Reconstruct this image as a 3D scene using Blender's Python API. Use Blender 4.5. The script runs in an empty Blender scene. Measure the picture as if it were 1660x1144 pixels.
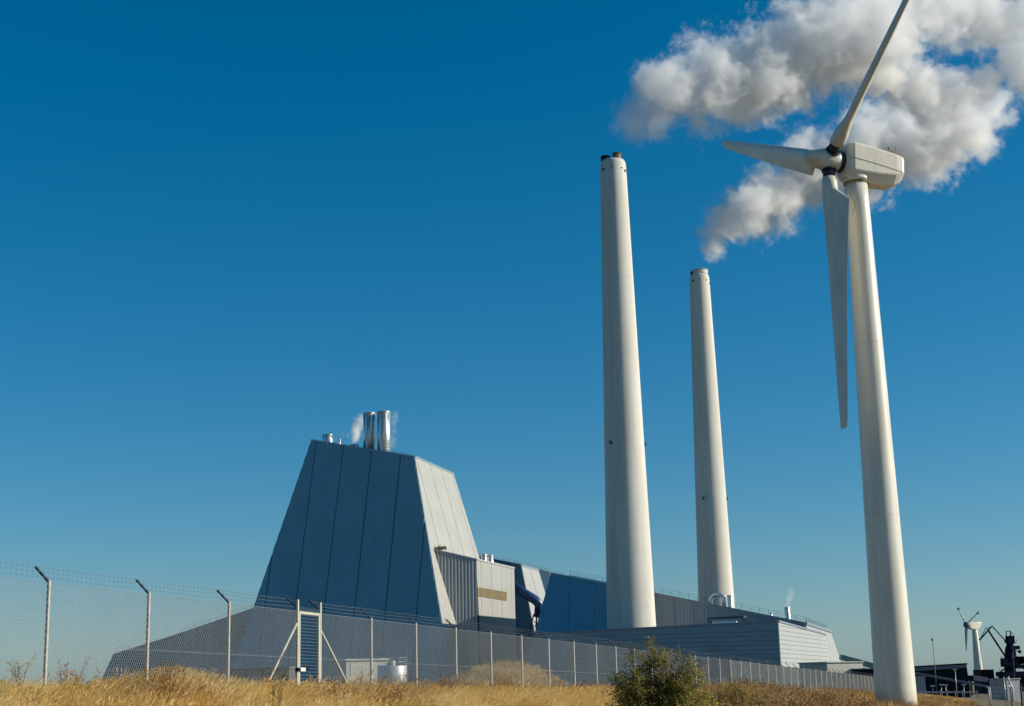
import bpy, bmesh, math, random
import numpy as np
from mathutils import Vector, Matrix
R = math.radians
scene = bpy.context.scene
col = scene.collection
rnd = random.Random(7)

# ------------------------------------------------------------------ camera
F_PX, CX, CY = 2400.0, 760.0, 572.0
PITCH, ROLL, EYE = math.atan((1110 - 572) / 2400.0), R(1.0), 1.7
Fw = Vector((0, math.cos(PITCH), math.sin(PITCH)))
_R0 = Vector((1, 0, 0)); _U0 = Vector((0, -math.sin(PITCH), math.cos(PITCH)))
Rt = _R0 * math.cos(ROLL) - _U0 * math.sin(ROLL)
Up = _R0 * math.sin(ROLL) + _U0 * math.cos(ROLL)
cam_d = bpy.data.cameras.new('camera'); cam = bpy.data.objects.new('camera', cam_d); col.objects.link(cam)
cam_d.sensor_width = 36; cam_d.lens = 36 * F_PX / 1660; cam_d.shift_x = (830 - CX) / 1660
cam_d.clip_start = .1; cam_d.clip_end = 20000
cam.matrix_world = Matrix(((Rt.x, Up.x, -Fw.x, 0), (Rt.y, Up.y, -Fw.y, 0), (Rt.z, Up.z, -Fw.z, EYE), (0, 0, 0, 1)))
scene.camera = cam

# ------------------------------------------------------------------ sky, sun, exposure
SUN_AZ, SUN_EL = 94.0, 23.0            # azimuth clockwise from +Y, elevation
world = bpy.data.worlds.new('World'); scene.world = world; world.use_nodes = True
nt = world.node_tree; nt.nodes.clear()
sky = nt.nodes.new('ShaderNodeTexSky'); sky.sky_type = 'NISHITA'; sky.sun_disc = False
sky.sun_elevation = R(SUN_EL); sky.sun_rotation = R(SUN_AZ)
sky.altitude = 0; sky.air_density = 1.0; sky.dust_density = 0.5; sky.ozone_density = 3.0
# one colour matrix for the whole sky: the deep polarised blue of the photograph
SKY_M = ((1.03, -.10, -.27), (.47, .54, -.014), (.80, -.73, 1.23))
sep = nt.nodes.new('ShaderNodeSeparateColor'); nt.links.new(sky.outputs[0], sep.inputs[0]); comb = nt.nodes.new('ShaderNodeCombineColor')
for ci_, row in enumerate(SKY_M):
    acc = None
    for k_i, cf in enumerate(row):
        q = nt.nodes.new('ShaderNodeMath'); q.operation = 'MULTIPLY_ADD'; q.inputs[1].default_value = cf; q.inputs[2].default_value = 0
        nt.links.new(sep.outputs[k_i], q.inputs[0])
        if acc is not None: nt.links.new(acc, q.inputs[2])
        acc = q.outputs[0]
    q = nt.nodes.new('ShaderNodeMath'); q.operation = 'MAXIMUM'; q.inputs[1].default_value = 0; nt.links.new(acc, q.inputs[0]); nt.links.new(q.outputs[0], comb.inputs[ci_])
bg = nt.nodes.new('ShaderNodeBackground'); bg.inputs['Strength'].default_value = 0.08
wo = nt.nodes.new('ShaderNodeOutputWorld')
nt.links.new(comb.outputs[0], bg.inputs[0]); nt.links.new(bg.outputs[0], wo.inputs[0])
sd = bpy.data.lights.new('sun', 'SUN'); sun = bpy.data.objects.new('sun', sd); col.objects.link(sun)
sd.energy = 5.0; sd.angle = R(.5); sd.color = (1.0, .93, .79)
sv = Vector((math.sin(R(SUN_AZ)) * math.cos(R(SUN_EL)), math.cos(R(SUN_AZ)) * math.cos(R(SUN_EL)), math.sin(R(SUN_EL))))
sun.rotation_euler = sv.to_track_quat('Z', 'Y').to_euler(); sun.location = (60, -20, 60)
vs = scene.view_settings
vs.view_transform = 'Standard'; vs.look = 'None'; vs.gamma = 1; vs.exposure = 0.17; vs.use_curve_mapping = False
cy = scene.cycles
cy.use_denoising = True; cy.use_adaptive_sampling = True; cy.adaptive_threshold = .012
cy.max_bounces = 16; cy.diffuse_bounces = 3; cy.glossy_bounces = 3; cy.transparent_max_bounces = 16
cy.volume_bounces = 12; cy.volume_step_rate = 2.0; cy.volume_max_steps = 256

# ------------------------------------------------------------------ helpers
def P(px, py, Y):
    d = Fw * F_PX + Rt * (px - CX) + Up * (CY - py)
    p = d * (Y / d.y); p.z += EYE
    return p
def ray(px, py):
    return (Fw * F_PX + Rt * (px - CX) + Up * (CY - py)).normalized()
O = Vector((0, 0, EYE))
def hit(px, py, p0, n):
    d = ray(px, py); t = (p0 - O).dot(n) / d.dot(n)
    return O + d * t
def down_to(a, b, z):
    t = (z - a.z) / (b.z - a.z); return a + (b - a) * t

def tag(o, label=None, cat=None, group=None, kind=None):
    if label: o['label'] = label
    if cat: o['category'] = cat
    if group: o['group'] = group
    if kind: o['kind'] = kind
    return o
def empty(name, loc, label, cat, group=None):
    o = bpy.data.objects.new(name, None); col.objects.link(o); o.location = loc
    o.empty_display_size = .3
    return tag(o, label, cat, group)
def link(name, me, parent=None, M=None):
    o = bpy.data.objects.new(name, me); col.objects.link(o)
    if parent is not None:
        o.parent = parent
        pl = Vector((0, 0, 0)); q = parent
        while q is not None: pl += q.location; q = q.parent
        o.location = -pl
    return o

class MB:
    """collects polygons in world space and links them as ONE mesh"""
    def __init__(s): s.v = []; s.f = []; s.sm = []
    def add(s, vs_, fs, smooth=False):
        b = len(s.v); s.v += [tuple(v) for v in vs_]
        for f in fs: s.f.append(tuple(b + i for i in f)); s.sm.append(smooth)
        return s
    def box(s, c, size, ex=Vector((1, 0, 0)), ey=Vector((0, 1, 0)), ez=Vector((0, 0, 1))):
        c = Vector(c); vs_ = []
        for k in (-.5, .5):
            for j in (-.5, .5):
                for i in (-.5, .5):
                    vs_.append(c + ex * (i * size[0]) + ey * (j * size[1]) + ez * (k * size[2]))
        return s.add(vs_, [(0, 2, 3, 1), (4, 5, 7, 6), (0, 1, 5, 4), (2, 6, 7, 3), (0, 4, 6, 2), (1, 3, 7, 5)])
    def bar(s, a, b, w, h=None, up=Vector((0, 0, 1))):
        a, b = Vector(a), Vector(b); h = h or w
        z = (b - a); L = z.length; z.normalize()
        x = z.cross(up)
        if x.length < 1e-4: x = z.cross(Vector((1, 0, 0)))
        x.normalize(); y = z.cross(x)
        return s.box((a + b) / 2, (w, h, L), x, y, z)
    def tube(s, path, rads, n=12, caps=True, smooth=True):
        path = [Vector(p) for p in path]
        if not hasattr(rads, '__len__'): rads = [rads] * len(path)
        vs_, fs = [], []
        t0 = (path[1] - path[0]).normalized()
        x = t0.cross(Vector((0, 0, 1)))
        if x.length < 1e-3: x = t0.cross(Vector((0, 1, 0)))
        x.normalize()
        for i, p in enumerate(path):
            if i == 0: t = path[1] - p
            elif i == len(path) - 1: t = p - path[i - 1]
            else: t = (path[i + 1] - p).normalized() + (p - path[i - 1]).normalized()
            t.normalize(); x = (x - t * x.dot(t)).normalized(); y = t.cross(x)
            for k in range(n):
                a = 2 * math.pi * k / n
                vs_.append(p + (x * math.cos(a) + y * math.sin(a)) * rads[i])
        for i in range(len(path) - 1):
            for k in range(n):
                fs.append((i * n + k, i * n + (k + 1) % n, (i + 1) * n + (k + 1) % n, (i + 1) * n + k))
        s.add(vs_, fs, smooth)
        if caps:
            s.add(vs_[:n], [tuple(range(n))[::-1]]); s.add(vs_[-n:], [tuple(range(n))])
        return s
    def poly(s, pts): return s.add(pts, [tuple(range(len(pts)))])
    def hull(s, top, bot):
        n = len(top)
        return s.add(list(top) + list(bot), [tuple(range(n))] + [tuple(range(n, 2 * n))[::-1]] +
                     [(i, n + i, n + (i + 1) % n, (i + 1) % n) for i in range(n)])
    def build(s, name, mat, parent=None, bevel=0, **kw):
        me = bpy.data.meshes.new(name); me.from_pydata(s.v, [], s.f)
        if any(s.sm): me.polygons.foreach_set('use_smooth', s.sm)
        bm = bmesh.new(); bm.from_mesh(me)
        bmesh.ops.remove_doubles(bm, verts=bm.verts, dist=1e-5)
        bmesh.ops.recalc_face_normals(bm, faces=bm.faces); bm.to_mesh(me); bm.free()
        me.materials.append(mat)
        o = link(name, me, parent)
        if bevel:
            m = o.modifiers.new('bevel', 'BEVEL'); m.width = bevel; m.segments = 2; m.limit_method = 'ANGLE'
        return tag(o, **kw)

# ------------------------------------------------------------------ materials
def mat(name, colr, rough=.6, metal=0.0, var=.12, scale=.5, spec=.5, stretch=(1, 1, 1), streak=0, streak_scale=(1, 1, .05), col2=None, trans=0, detail=5):
    m = bpy.data.materials.new(name); m.use_nodes = True; n = m.node_tree; b = n.nodes['Principled BSDF']
    tc = n.nodes.new('ShaderNodeTexCoord'); mp = n.nodes.new('ShaderNodeMapping'); mp.inputs['Scale'].default_value = stretch
    geo = n.nodes.new('ShaderNodeNewGeometry')
    n.links.new(geo.outputs['Position'], mp.inputs[0])
    ns = n.nodes.new('ShaderNodeTexNoise'); ns.inputs['Scale'].default_value = scale; ns.inputs['Detail'].default_value = detail
    n.links.new(mp.outputs[0], ns.inputs[0])
    rp = n.nodes.new('ShaderNodeValToRGB'); c = Vector(colr)
    lo = c * (1 - var); hi = c * (1 + var)
    if col2 is not None: hi = Vector(col2)
    rp.color_ramp.elements[0].position = .3; rp.color_ramp.elements[1].position = .7
    rp.color_ramp.elements[0].color = (*lo, 1); rp.color_ramp.elements[1].color = (*hi, 1)
    n.links.new(ns.outputs[0], rp.inputs[0]); out = rp.outputs[0]
    if streak:
        mp2 = n.nodes.new('ShaderNodeMapping'); mp2.inputs['Scale'].default_value = streak_scale
        n.links.new(geo.outputs['Position'], mp2.inputs[0])
        n2 = n.nodes.new('ShaderNodeTexNoise'); n2.inputs['Scale'].default_value = 1; n2.inputs['Detail'].default_value = 6
        n.links.new(mp2.outputs[0], n2.inputs[0])
        r2 = n.nodes.new('ShaderNodeValToRGB'); r2.color_ramp.elements[0].position = .42; r2.color_ramp.elements[1].position = .62
        k = 1 - streak
        r2.color_ramp.elements[0].color = (k, k * .985, k * .95, 1); r2.color_ramp.elements[1].color = (1, 1, 1, 1)
        n.links.new(n2.outputs[0], r2.inputs[0])
        mx = n.nodes.new('ShaderNodeMix'); mx.data_type = 'RGBA'; mx.blend_type = 'MULTIPLY'; mx.inputs[0].default_value = 1
        n.links.new(out, mx.inputs[6]); n.links.new(r2.outputs[0], mx.inputs[7]); out = mx.outputs[2]
    n.links.new(out, b.inputs['Base Color'])
    b.inputs['Roughness'].default_value = rough; b.inputs['Metallic'].default_value = metal
    b.inputs['Specular IOR Level'].default_value = spec
    return m
def plant_mat(name, c1, c2, c3, rough=.7, trans=.35):
    """colour differs from plant to plant and from patch to patch"""
    m = bpy.data.materials.new(name); m.use_nodes = True; n = m.node_tree; n.nodes.clear()
    out = n.nodes.new('ShaderNodeOutputMaterial')
    oi = n.nodes.new('ShaderNodeObjectInfo'); geo = n.nodes.new('ShaderNodeNewGeometry')
    ns = n.nodes.new('ShaderNodeTexNoise'); ns.inputs['Scale'].default_value = .55; ns.inputs['Detail'].default_value = 6
    n.links.new(geo.outputs['Position'], ns.inputs[0])
    ad = n.nodes.new('ShaderNodeMath'); ad.operation = 'MULTIPLY_ADD'; ad.inputs[1].default_value = .45
    sb = n.nodes.new('ShaderNodeMath'); sb.operation = 'MULTIPLY_ADD'; sb.inputs[1].default_value = 1.6; sb.inputs[2].default_value = -.5
    isl = n.nodes.new('ShaderNodeMath'); isl.operation = 'ADD'
    n.links.new(oi.outputs['Random'], isl.inputs[0]); n.links.new(geo.outputs['Random Per Island'], isl.inputs[1])
    h = n.nodes.new('ShaderNodeMath'); h.operation = 'MULTIPLY'; h.inputs[1].default_value = .5
    n.links.new(isl.outputs[0], h.inputs[0])
    n.links.new(h.outputs[0], ad.inputs[0]); n.links.new(ns.outputs[0], sb.inputs[0]); n.links.new(sb.outputs[0], ad.inputs[2])
    rp = n.nodes.new('ShaderNodeValToRGB'); e = rp.color_ramp.elements
    e[0].position = .1; e[0].color = (*c1, 1); e[1].position = .9; e[1].color = (*c3, 1); q = e.new(.5); q.color = (*c2, 1)
    n.links.new(ad.outputs[0], rp.inputs[0])
    d = n.nodes.new('ShaderNodeBsdfPrincipled'); d.inputs['Roughness'].default_value = rough; d.inputs['Specular IOR Level'].default_value = .25
    t = n.nodes.new('ShaderNodeBsdfTranslucent'); mx = n.nodes.new('ShaderNodeMixShader'); mx.inputs[0].default_value = trans
    n.links.new(rp.outputs[0], d.inputs['Base Color']); n.links.new(rp.outputs[0], t.inputs[0])
    n.links.new(d.outputs[0], mx.inputs[1]); n.links.new(t.outputs[0], mx.inputs[2]); n.links.new(mx.outputs[0], out.inputs[0])
    return m
M = {}
M['soil'] = mat('soil', (.09, .06, .03), .95, var=.3, scale=.8, col2=(.20, .14, .06))
M['road'] = mat('road_gravel', (.20, .15, .11), .9, var=.15, scale=2.5)
M['clad_shaded'] = mat('cladding_shaded_tint', (.24, .355, .395), .42, metal=.25, var=.03, scale=.08, streak=.04, streak_scale=(.6, .6, .02))  # blue sky light on the shaded front is put into this colour
M['clad_sunlit'] = mat('cladding_sunlit_tint', (.37, .37, .345), .5, metal=.1, var=.04, scale=.1, streak=.07, streak_scale=(.8, .8, .03))  # paler copy for the sunlit faces, sunlight put into the colour
M['clad_annex'] = mat('annex_ribbed_cladding', (.42, .43, .42), .5, metal=.1, var=.04, scale=.1, streak=.08, streak_scale=(.8, .8, .03))
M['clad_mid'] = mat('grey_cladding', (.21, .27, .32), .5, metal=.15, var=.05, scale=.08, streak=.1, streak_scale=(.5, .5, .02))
M['joint_blue'] = mat('joint_blue', (.02, .09, .13), .6, var=.1)
M['joint_grey'] = mat('joint_grey', (.15, .20, .235), .7, var=.1)
M['joint_light'] = mat('joint_light', (.20, .19, .15), .7, var=.1)
M['sky_tint_wall'] = mat('cladding_sky_reflection', (.15, .33, .43), .4, metal=.3, var=.05, scale=.1, streak=.08, streak_scale=(.6, .6, .02))  # sky reflection on the slanted wall, painted in as blue
M['horiz_shaded'] = mat('horizontal_cladding_shaded', (.25, .325, .37), .5, metal=.15, var=.05, scale=.08, streak=.1, streak_scale=(.2, .2, .5))  # copy for the low block's shaded side, shade put into the colour
M['horiz_sunlit'] = mat('horizontal_cladding_sunlit', (.39, .40, .385), .5, metal=.15, var=.05, scale=.08)  # copy for the low block's sunlit side, paler to carry the sun
M['louvre'] = mat('louvre_ochre', (.30, .24, .12), .6, var=.12, scale=1)
M['roof'] = mat('roof_felt', (.07, .08, .09), .8)
M['steel'] = mat('stainless_steel', (.76, .74, .70), .38, metal=.95, var=.1, scale=.6, stretch=(.3, .3, 2.5))
M['galv'] = mat('galvanised_steel', (.50, .50, .48), .45, metal=.5, var=.15, scale=8)
M['post'] = mat('galvanised_post', (.38, .345, .31), .55, metal=.1, var=.22, scale=14)
M['dark_steel'] = mat('dark_angle_iron', (.06, .07, .08), .6, metal=.2)
M['wire'] = mat('fence_wire', (.24, .26, .26), .55, metal=.0, var=.1)
M['gatepaint'] = mat('gate_paint', (.48, .46, .38), .5, var=.08, scale=3, streak=.15, streak_scale=(8, 8, 1))
M['concrete'] = mat('chimney_concrete', (.60, .575, .515), .8, var=.04, scale=.25, stretch=(1, 1, .25), streak=.10, streak_scale=(.5, .5, .03), spec=.3)
M['flue_brown'] = mat('flue_brown', (.22, .13, .08), .6, metal=.3, var=.3, scale=1.2)
M['black'] = mat('black_metal', (.010, .010, .012), .8, spec=.15)
M['white_paint'] = mat('turbine_white', (.67, .63, .53), .33, var=.04, scale=.6, streak=.10, streak_scale=(2.5, 2.5, .25))
M['rubber'] = mat('hub_black', (.012, .013, .018), .45)
M['seam'] = mat('seam_ochre', (.22, .19, .06), .7)
M['stain'] = mat('crack_stain', (.30, .27, .18), .9)
M['navy'] = mat('crane_navy', (.010, .014, .034), .9, var=.3, spec=.12)
M['hall'] = mat('hall_dark', (.010, .022, .030), .85, spec=.15, var=.15, scale=.1)
M['hall_trim'] = mat('hall_trim', (.12, .16, .22), .5)
M['pipe_blue'] = mat('pipe_blue', (.02, .055, .17), .35)
M['green_belt'] = mat('conveyor_green', (.05, .13, .14), .6)
M['white_wall'] = mat('white_render', (.42, .41, .37), .8, var=.08, scale=.8)
M['teal'] = mat('far_steel', (.08, .14, .17), .6)
M['far_concrete'] = mat('far_concrete', (.30, .31, .32), .8)
M['post_dark'] = mat('rust_post', (.05, .02, .018), .8)
M['lampglass'] = mat('lamp_head', (.62, .60, .55), .4)
M['grass'] = plant_mat('dry_grass', (.50, .29, .07), (.86, .59, .20), (.95, .81, .45), trans=.45)
M['brush'] = plant_mat('brown_brush', (.17, .07, .02), (.42, .23, .08), (.66, .46, .21), trans=.2)
M['mound'] = plant_mat('mound_grass', (.40, .25, .07), (.74, .52, .18), (.90, .72, .34), trans=.3)
M['green'] = plant_mat('green_grass', (.06, .08, .015), (.13, .16, .03), (.24, .24, .06), trans=.3)
M['leaf'] = plant_mat('bush_leaf', (.10, .095, .02), (.31, .265, .055), (.66, .53, .16), trans=.3, rough=.5)
M['leafy_brown'] = plant_mat('weed_leaf', (.13, .09, .025), (.30, .23, .055), (.50, .38, .11), trans=.25)
M['twig'] = mat('twig', (.10, .06, .03), .8, var=.3, scale=10)
M['yellow'] = mat('yellow_flower', (.70, .52, .03), .6)

# ------------------------------------------------------------------ terrain
_fd = ray(1700, 1128); FD = Vector((_fd.x, _fd.y, 0)).normalized()
F_SL = _fd.z / math.hypot(_fd.x, _fd.y)
F0 = P(72, 1107, 29.5)
FN = Vector((FD.y, -FD.x, 0))                  # to the camera side of the fence
F_TOP0 = P(72, 940, 29.5).z
def sstep(x, a, b):
    t = np.clip((np.asarray(x, float) - a) / (b - a), 0, 1); return t * t * (3 - 2 * t)
MOUNDS = []
for (px, Y, r1, r2, h) in ((205, 62, 2.6, 6, .45), (262, 61, 2.2, 5, .55), (318, 60, 1.6, 5, .22), (780, 82, 2.2, 7, .75), (828, 81, 2.2, 6, .95), (872, 80, 1.2, 6, .35), (660, 78, 5, 7, .35), (440, 60, 4, 6, .35), (1540, 96, 5.0, 12, .35), (1330, 84, 7, 12, .2)):
    p = P(px, 1110, Y); MOUNDS.append((p.x, p.y, r1, r2, h))
def ground(X, Y):
    X = np.asarray(X, float); Y = np.asarray(Y, float)
    dx, dy = X - F0.x, Y - F0.y
    a = dx * FD.x + dy * FD.y; q = dx * FN.x + dy * FN.y
    z = (F_TOP0 - 2.5) + F_SL * np.clip(a, -10, 1e6)
    z = z - 1.62 * sstep(q, 1.5, 19)
    z = z - .12 * sstep(-q, .5, 4)
    z = np.maximum(z, -5.2 + .25 * np.tanh((z + 5.2)))
    for mx, my, r1, r2, h in MOUNDS:
        z = z + h * np.exp(-((X - mx) / r1) ** 2 - ((Y - my) / r2) ** 2)
    amp = np.clip((420 - np.hypot(X, Y)) / 380, 0, 1)
    z = z + amp * (.07 * np.sin(X * .45 + Y * .13) * np.sin(Y * .31 - 1) + .04 * np.sin(X * 1.3 + 2) * np.sin(Y * .9))
    return z
def gz(x, y): return float(ground(x, y))
ys = np.unique(np.concatenate([np.arange(-40, 0, 2.), np.arange(0, 130, .8), 130 * 1.045 ** np.arange(0, 92)]))
xs_pos = np.unique(np.concatenate([np.arange(0, 60, .9), 60 * 1.06 ** np.arange(0, 84)]))
xs = np.concatenate([-xs_pos[::-1], xs_pos[1:]])
XX, YY = np.meshgrid(xs, ys); ZZ = ground(XX, YY)
vv = np.stack([XX.ravel(), YY.ravel(), ZZ.ravel()], 1)
nx_, ny_ = len(xs), len(ys)
ii = (np.arange(ny_ - 1)[:, None] * nx_ + np.arange(nx_ - 1)[None]).ravel()
ff = np.stack([ii, ii + 1, ii + nx_ + 1, ii + nx_], 1)
me = bpy.data.meshes.new('ground'); me.from_pydata(vv.tolist(), [], ff.tolist())
me.polygons.foreach_set('use_smooth', [True] * len(ff)); me.materials.append(M['soil'])
tag(link('ground', me), kind='structure')

# road in the lower right, running up to the wire gate
rb = MB(); EDGE_L, EDGE_R = .3445, .60
rows = []
for Y in np.concatenate([np.arange(25, 190, 6.)]):
    le = EDGE_L + .0015 * math.sin(Y * .2); row = []
    for k in range(7):
        x = Y * (le + (EDGE_R - le) * k / 6) if Y < 172 else 172 * (le + (EDGE_R - le) * k / 6) + (Y - 172) * .3
        row.append((x, Y, gz(x, Y) + .02))
    rows.append(row)
vs_ = [p for r_ in rows for p in r_]
rb.add(vs_, [(i * 7 + k, i * 7 + k + 1, i * 7 + k + 8, i * 7 + k + 7) for i in range(len(rows) - 1) for k in range(6)], True)
rb.build('road', M['road'], kind='structure')

# ------------------------------------------------------------------ cladding
C22, S22 = math.cos(R(22)), math.sin(R(22))
e1 = Vector((C22, -S22, 0)); e2 = Vector((S22, C22, 0))
n_d = Vector((-S22, -C22, .242)).normalized()       # shaded inclined face
n_b = Vector((C22, -S22, .27)).normalized()        # sunlit inclined face
n_dv = Vector((-S22, -C22, 0)); n_bv = Vector((C22, -S22, 0))
BASE_Z = -6.5

def frame(n, horizontal=False):
    """s axis level, t axis up the slope; swapped for level boards"""
    s = Vector((0, 0, 1)).cross(n).normalized(); t = n.cross(s).normalized()
    return (t, s) if horizontal else (s, t)
def interval(poly, s):
    ts = []
    n = len(poly)
    for i in range(n):
        (s0, t0), (s1, t1) = poly[i], poly[(i + 1) % n]
        if (s0 - s) * (s1 - s) <= 0 and abs(s1 - s0) > 1e-9:
            ts.append(t0 + (t1 - t0) * (s - s0) / (s1 - s0))
    return (min(ts), max(ts)) if ts else None
def clad(parent, pts, n, mat_, cuts, pitch, depth=.1, gap=.12, off=.12, horizontal=False, name='panel'):
    """cladding sheet over the planar polygon pts: separate ribbed panels between the cuts (metres along s)"""
    n = n.normalized(); S, T = frame(n, horizontal); o0 = Vector(pts[0])
    poly = [((Vector(p) - o0).dot(S), (Vector(p) - o0).dot(T)) for p in pts]
    smin, smax = min(p[0] for p in poly), max(p[0] for p in poly)
    edges = [smin] + sorted(c for c in cuts if smin + .3 < c < smax - .3) + [smax]
    for a, b in zip(edges[:-1], edges[1:]):
        a2 = a + (gap if a > smin else 1e-4); b2 = b - (gap if b < smax else 1e-4)
        if b2 - a2 < .2: continue
        ss = [a2]; k = 0; step = pitch / 4; prof = (0, 1, 1, 0)
        cols = [(a2, 0)]; x = a2 + step; i = 1
        while x < b2 - 1e-3:
            cols.append((x, prof[i % 4])); x += step; i += 1
        cols.append((b2, 0))
        cols += [(p[0], 0) for p in poly if a2 < p[0] < b2]; cols.sort()
        mb = MB(); vs_ = []; lasth = 0
        for (s_, h) in cols:
            iv = interval(poly, s_)
            if iv is None: continue
            d = n * (off + depth * h)
            for t_ in iv: vs_.append(o0 + S * s_ + T * t_ + d)
            for t_ in iv: vs_.append(o0 + S * s_ + T * t_)
        m = len(vs_) // 4
        fs = []
        for j in range(m - 1):
            A, B = 4 * j, 4 * j + 4
            fs += [(A, B, B + 1, A + 1), (A + 1, B + 1, B + 3, A + 3), (A, A + 2, B + 2, B)]
        fs += [(0, 1, 3, 2), (4 * m - 4, 4 * m - 2, 4 * m - 1, 4 * m - 3)]
        mb.add(vs_, fs).build(name, mat_, parent)
def railing(parent, pts, h=1.1, step=2.2, mat_=None, w=.07, name='railing'):
    mb = MB()
    for a, b in zip(pts[:-1], pts[1:]):
        a, b = Vector(a), Vector(b); L = (b - a).length; k = max(1, int(L / step))
        for i in range(k + 1):
            p = a + (b - a) * (i / k); mb.bar(p, p + Vector((0, 0, h)), w)
        for hh in (h * .5, h): mb.bar(a + Vector((0, 0, hh)), b + Vector((0, 0, hh)), w * .8)
    mb.build(name, mat_ or M['teal'], parent)

# ---- boiler house
bh_C = P(672, 740, 446); bh_A = hit(505, 713, bh_C, n_d); bh_D = hit(735, 768, bh_C, n_b)
bh_E = bh_A + (bh_D - bh_C)
a2 = hit(412, 982, bh_C, n_d); bh_Ab = down_to(bh_A, a2, BASE_Z)
d2 = hit(777, 905, bh_C, n_b); bh_Db = down_to(bh_D, d2, BASE_Z)
cd = n_d.cross(n_b); bh_Cb = down_to(bh_C, bh_C + cd, BASE_Z)
bh_Eb = bh_Ab + (bh_Db - bh_Cb) * .9
boiler = empty('boiler_house', (bh_C.x, bh_C.y, BASE_Z), 'tall tapering power station block with shaded blue-grey front and two steel stacks on top', 'building')
MB().hull([bh_A, bh_C, bh_D, bh_E], [bh_Ab, bh_Cb, bh_Db, bh_Eb]).build('wall', M['joint_blue'], boiler)
S, T = frame(n_d); 
def s_of(px, py, plane_p, n, o0, S): return (hit(px, py, plane_p, n) - o0).dot(S)
cz = [s_of(x, y, bh_C, n_d, bh_A, S) for x, y in ((437, 930), (512, 720), (556, 730), (602, 738), (649, 745), (684, 900))]
clad(boiler, [bh_A, bh_C, bh_Cb, bh_Ab], n_d, M['clad_shaded'], cz, .95, .11, .14)
S, T = frame(n_b)
cz = [s_of(x, y, bh_C, n_b, bh_C, S) for x, y in ((676, 748), (695, 748), (714, 758), (733, 767))]
clad(boiler, [bh_C, bh_D, bh_Db, bh_Cb], n_b, M['clad_sunlit'], cz, 8.0, .0, .09)
MB().bar(bh_A + n_d * .15, bh_C + n_d * .15, .35, .5).bar(bh_C + n_b * .15, bh_D + n_b * .15, .35, .5).build('coping', M['clad_shaded'], boiler)
railing(boiler, [bh_C + e2 * .8 - e1 * 1, bh_D - e1 * 1.2], 1.2)
railing(boiler, [bh_C - e1 * 12 + Vector((0, 0, 2.6)), bh_C + e2 * .8 - e1 * 1], 1.0)

def roof_z(p0, p1, px):   # point on the roof line p0-p1 seen at column px
    best = None
    for i in range(101):
        p = p0 + (p1 - p0) * (i / 100)
        d = p - O; w = d.dot(Fw); x = CX + F_PX * d.dot(Rt) / w
        if best is None or abs(x - px) < best[0]: best = (abs(x - px), p)
    return best[1]
def cyl_thing(name, px, ybase_line, ytop, w_px, back, label, cat, group=None, m='steel', bands=0, cap=True, below=1.5):
    base = roof_z(ybase_line[0], ybase_line[1], px) + e2 * back
    base = P(px, 572, base.y) if False else base
    x = P(px, ytop, base.y); base.x = x.x; top = x
    r_ = w_px / 2 / 2460 * base.y
    t = empty(name, (base.x, base.y, base.z - below), label, cat, group)
    b0 = Vector((top.x, base.y, base.z - below)); tp = Vector((top.x, base.y, top.z))
    MB().tube([b0, tp], r_, 28).build('pipe', M[m], t)
    if bands:
        mb = MB(); H = tp.z - b0.z
        for i in range(1, bands): z = b0.z + H * i / bands; mb.tube([(tp.x, tp.y, z - .05), (tp.x, tp.y, z + .05)], r_ * 1.025, 28)
        mb.build('band', M['galv'], t, kind='stuff')
    if cap: MB().tube([tp - Vector((0, 0, .35)), tp], r_ * 1.06, 28).tube([tp, tp + Vector((0, 0, .02))], r_ * .9, 28).build('rim', M[m], t)
    return t, tp, r_
rl = (bh_A, bh_C)
cyl_thing('steel_stack', 598.5, rl, 669.5, 20.5, 5, 'left one of the twin stainless stacks on the blue-grey block, darker and slightly lower', 'stack', 'twin steel stacks', bands=15)
cyl_thing('steel_stack', 622, rl, 667.5, 22, 5, 'right one of the twin stainless stacks on the blue-grey block, with a bright sunlit edge', 'stack', 'twin steel stacks', bands=15)
cyl_thing('roof_vent', 531.5, rl, 704.5, 18, 4, 'wide short steel vent at the far left of the tall block roof', 'vent', 'short vents on the tall block')
cyl_thing('roof_vent', 550.5, rl, 711.5, 4, 4, 'thin short pipe between two steel vents on the tall block roof', 'vent', 'short vents on the tall block')
cyl_thing('roof_vent', 575, rl, 720.5, 15, 4, 'low steel vent just left of the twin stacks with steam above it', 'vent', 'short vents on the tall block')

# ---- annex against the sunlit face
n_af = Vector((.0, -1, 0)).normalized()
an_Q = hit(703, 890, bh_C, n_b); an_K = hit(772, 906, an_Q, n_af); an_R = hit(833, 920, an_K, n_bv)
annex = empty('annex_building', (an_K.x, an_K.y, BASE_Z), 'pale ribbed annex with ochre louvre band leaning on the tall block', 'building')
def dn(p, z=BASE_Z): return Vector((p.x, p.y, z))
_il = n_b.cross(n_af); Qb = down_to(an_Q, an_Q + _il, BASE_Z)
back = an_R + Vector((-6, 2.5, 0)); back2 = an_Q + Vector((0, 14, 0)); 
MB().hull([an_Q, an_K, an_R, back, back2], [Qb, dn(an_K), dn(an_R), dn(back), dn(back2)]).build('wall', M['joint_light'], annex)
clad(annex, [an_Q, an_K, dn(an_K), Qb], n_af, M['clad_annex'], [], 1.0, .22, name='ribbed_panel')
S, T = frame(n_bv)
cz = [s_of(x, y, an_K, n_bv, an_K, S) for x, y in ((779, 920), (796, 925), (813, 930), (828, 930))]
clad(annex, [an_K, an_R, dn(an_R), dn(an_K)], n_bv, M['clad_sunlit'], cz, 8, 0, .09)
lt, lr = hit(775, 951, an_K + n_bv * .3, n_bv), hit(822, 959, an_K + n_bv * .3, n_bv)
lbz, lrz = hit(775, 965, an_K + n_bv * .3, n_bv), hit(822, 973, an_K + n_bv * .3, n_bv)
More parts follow.
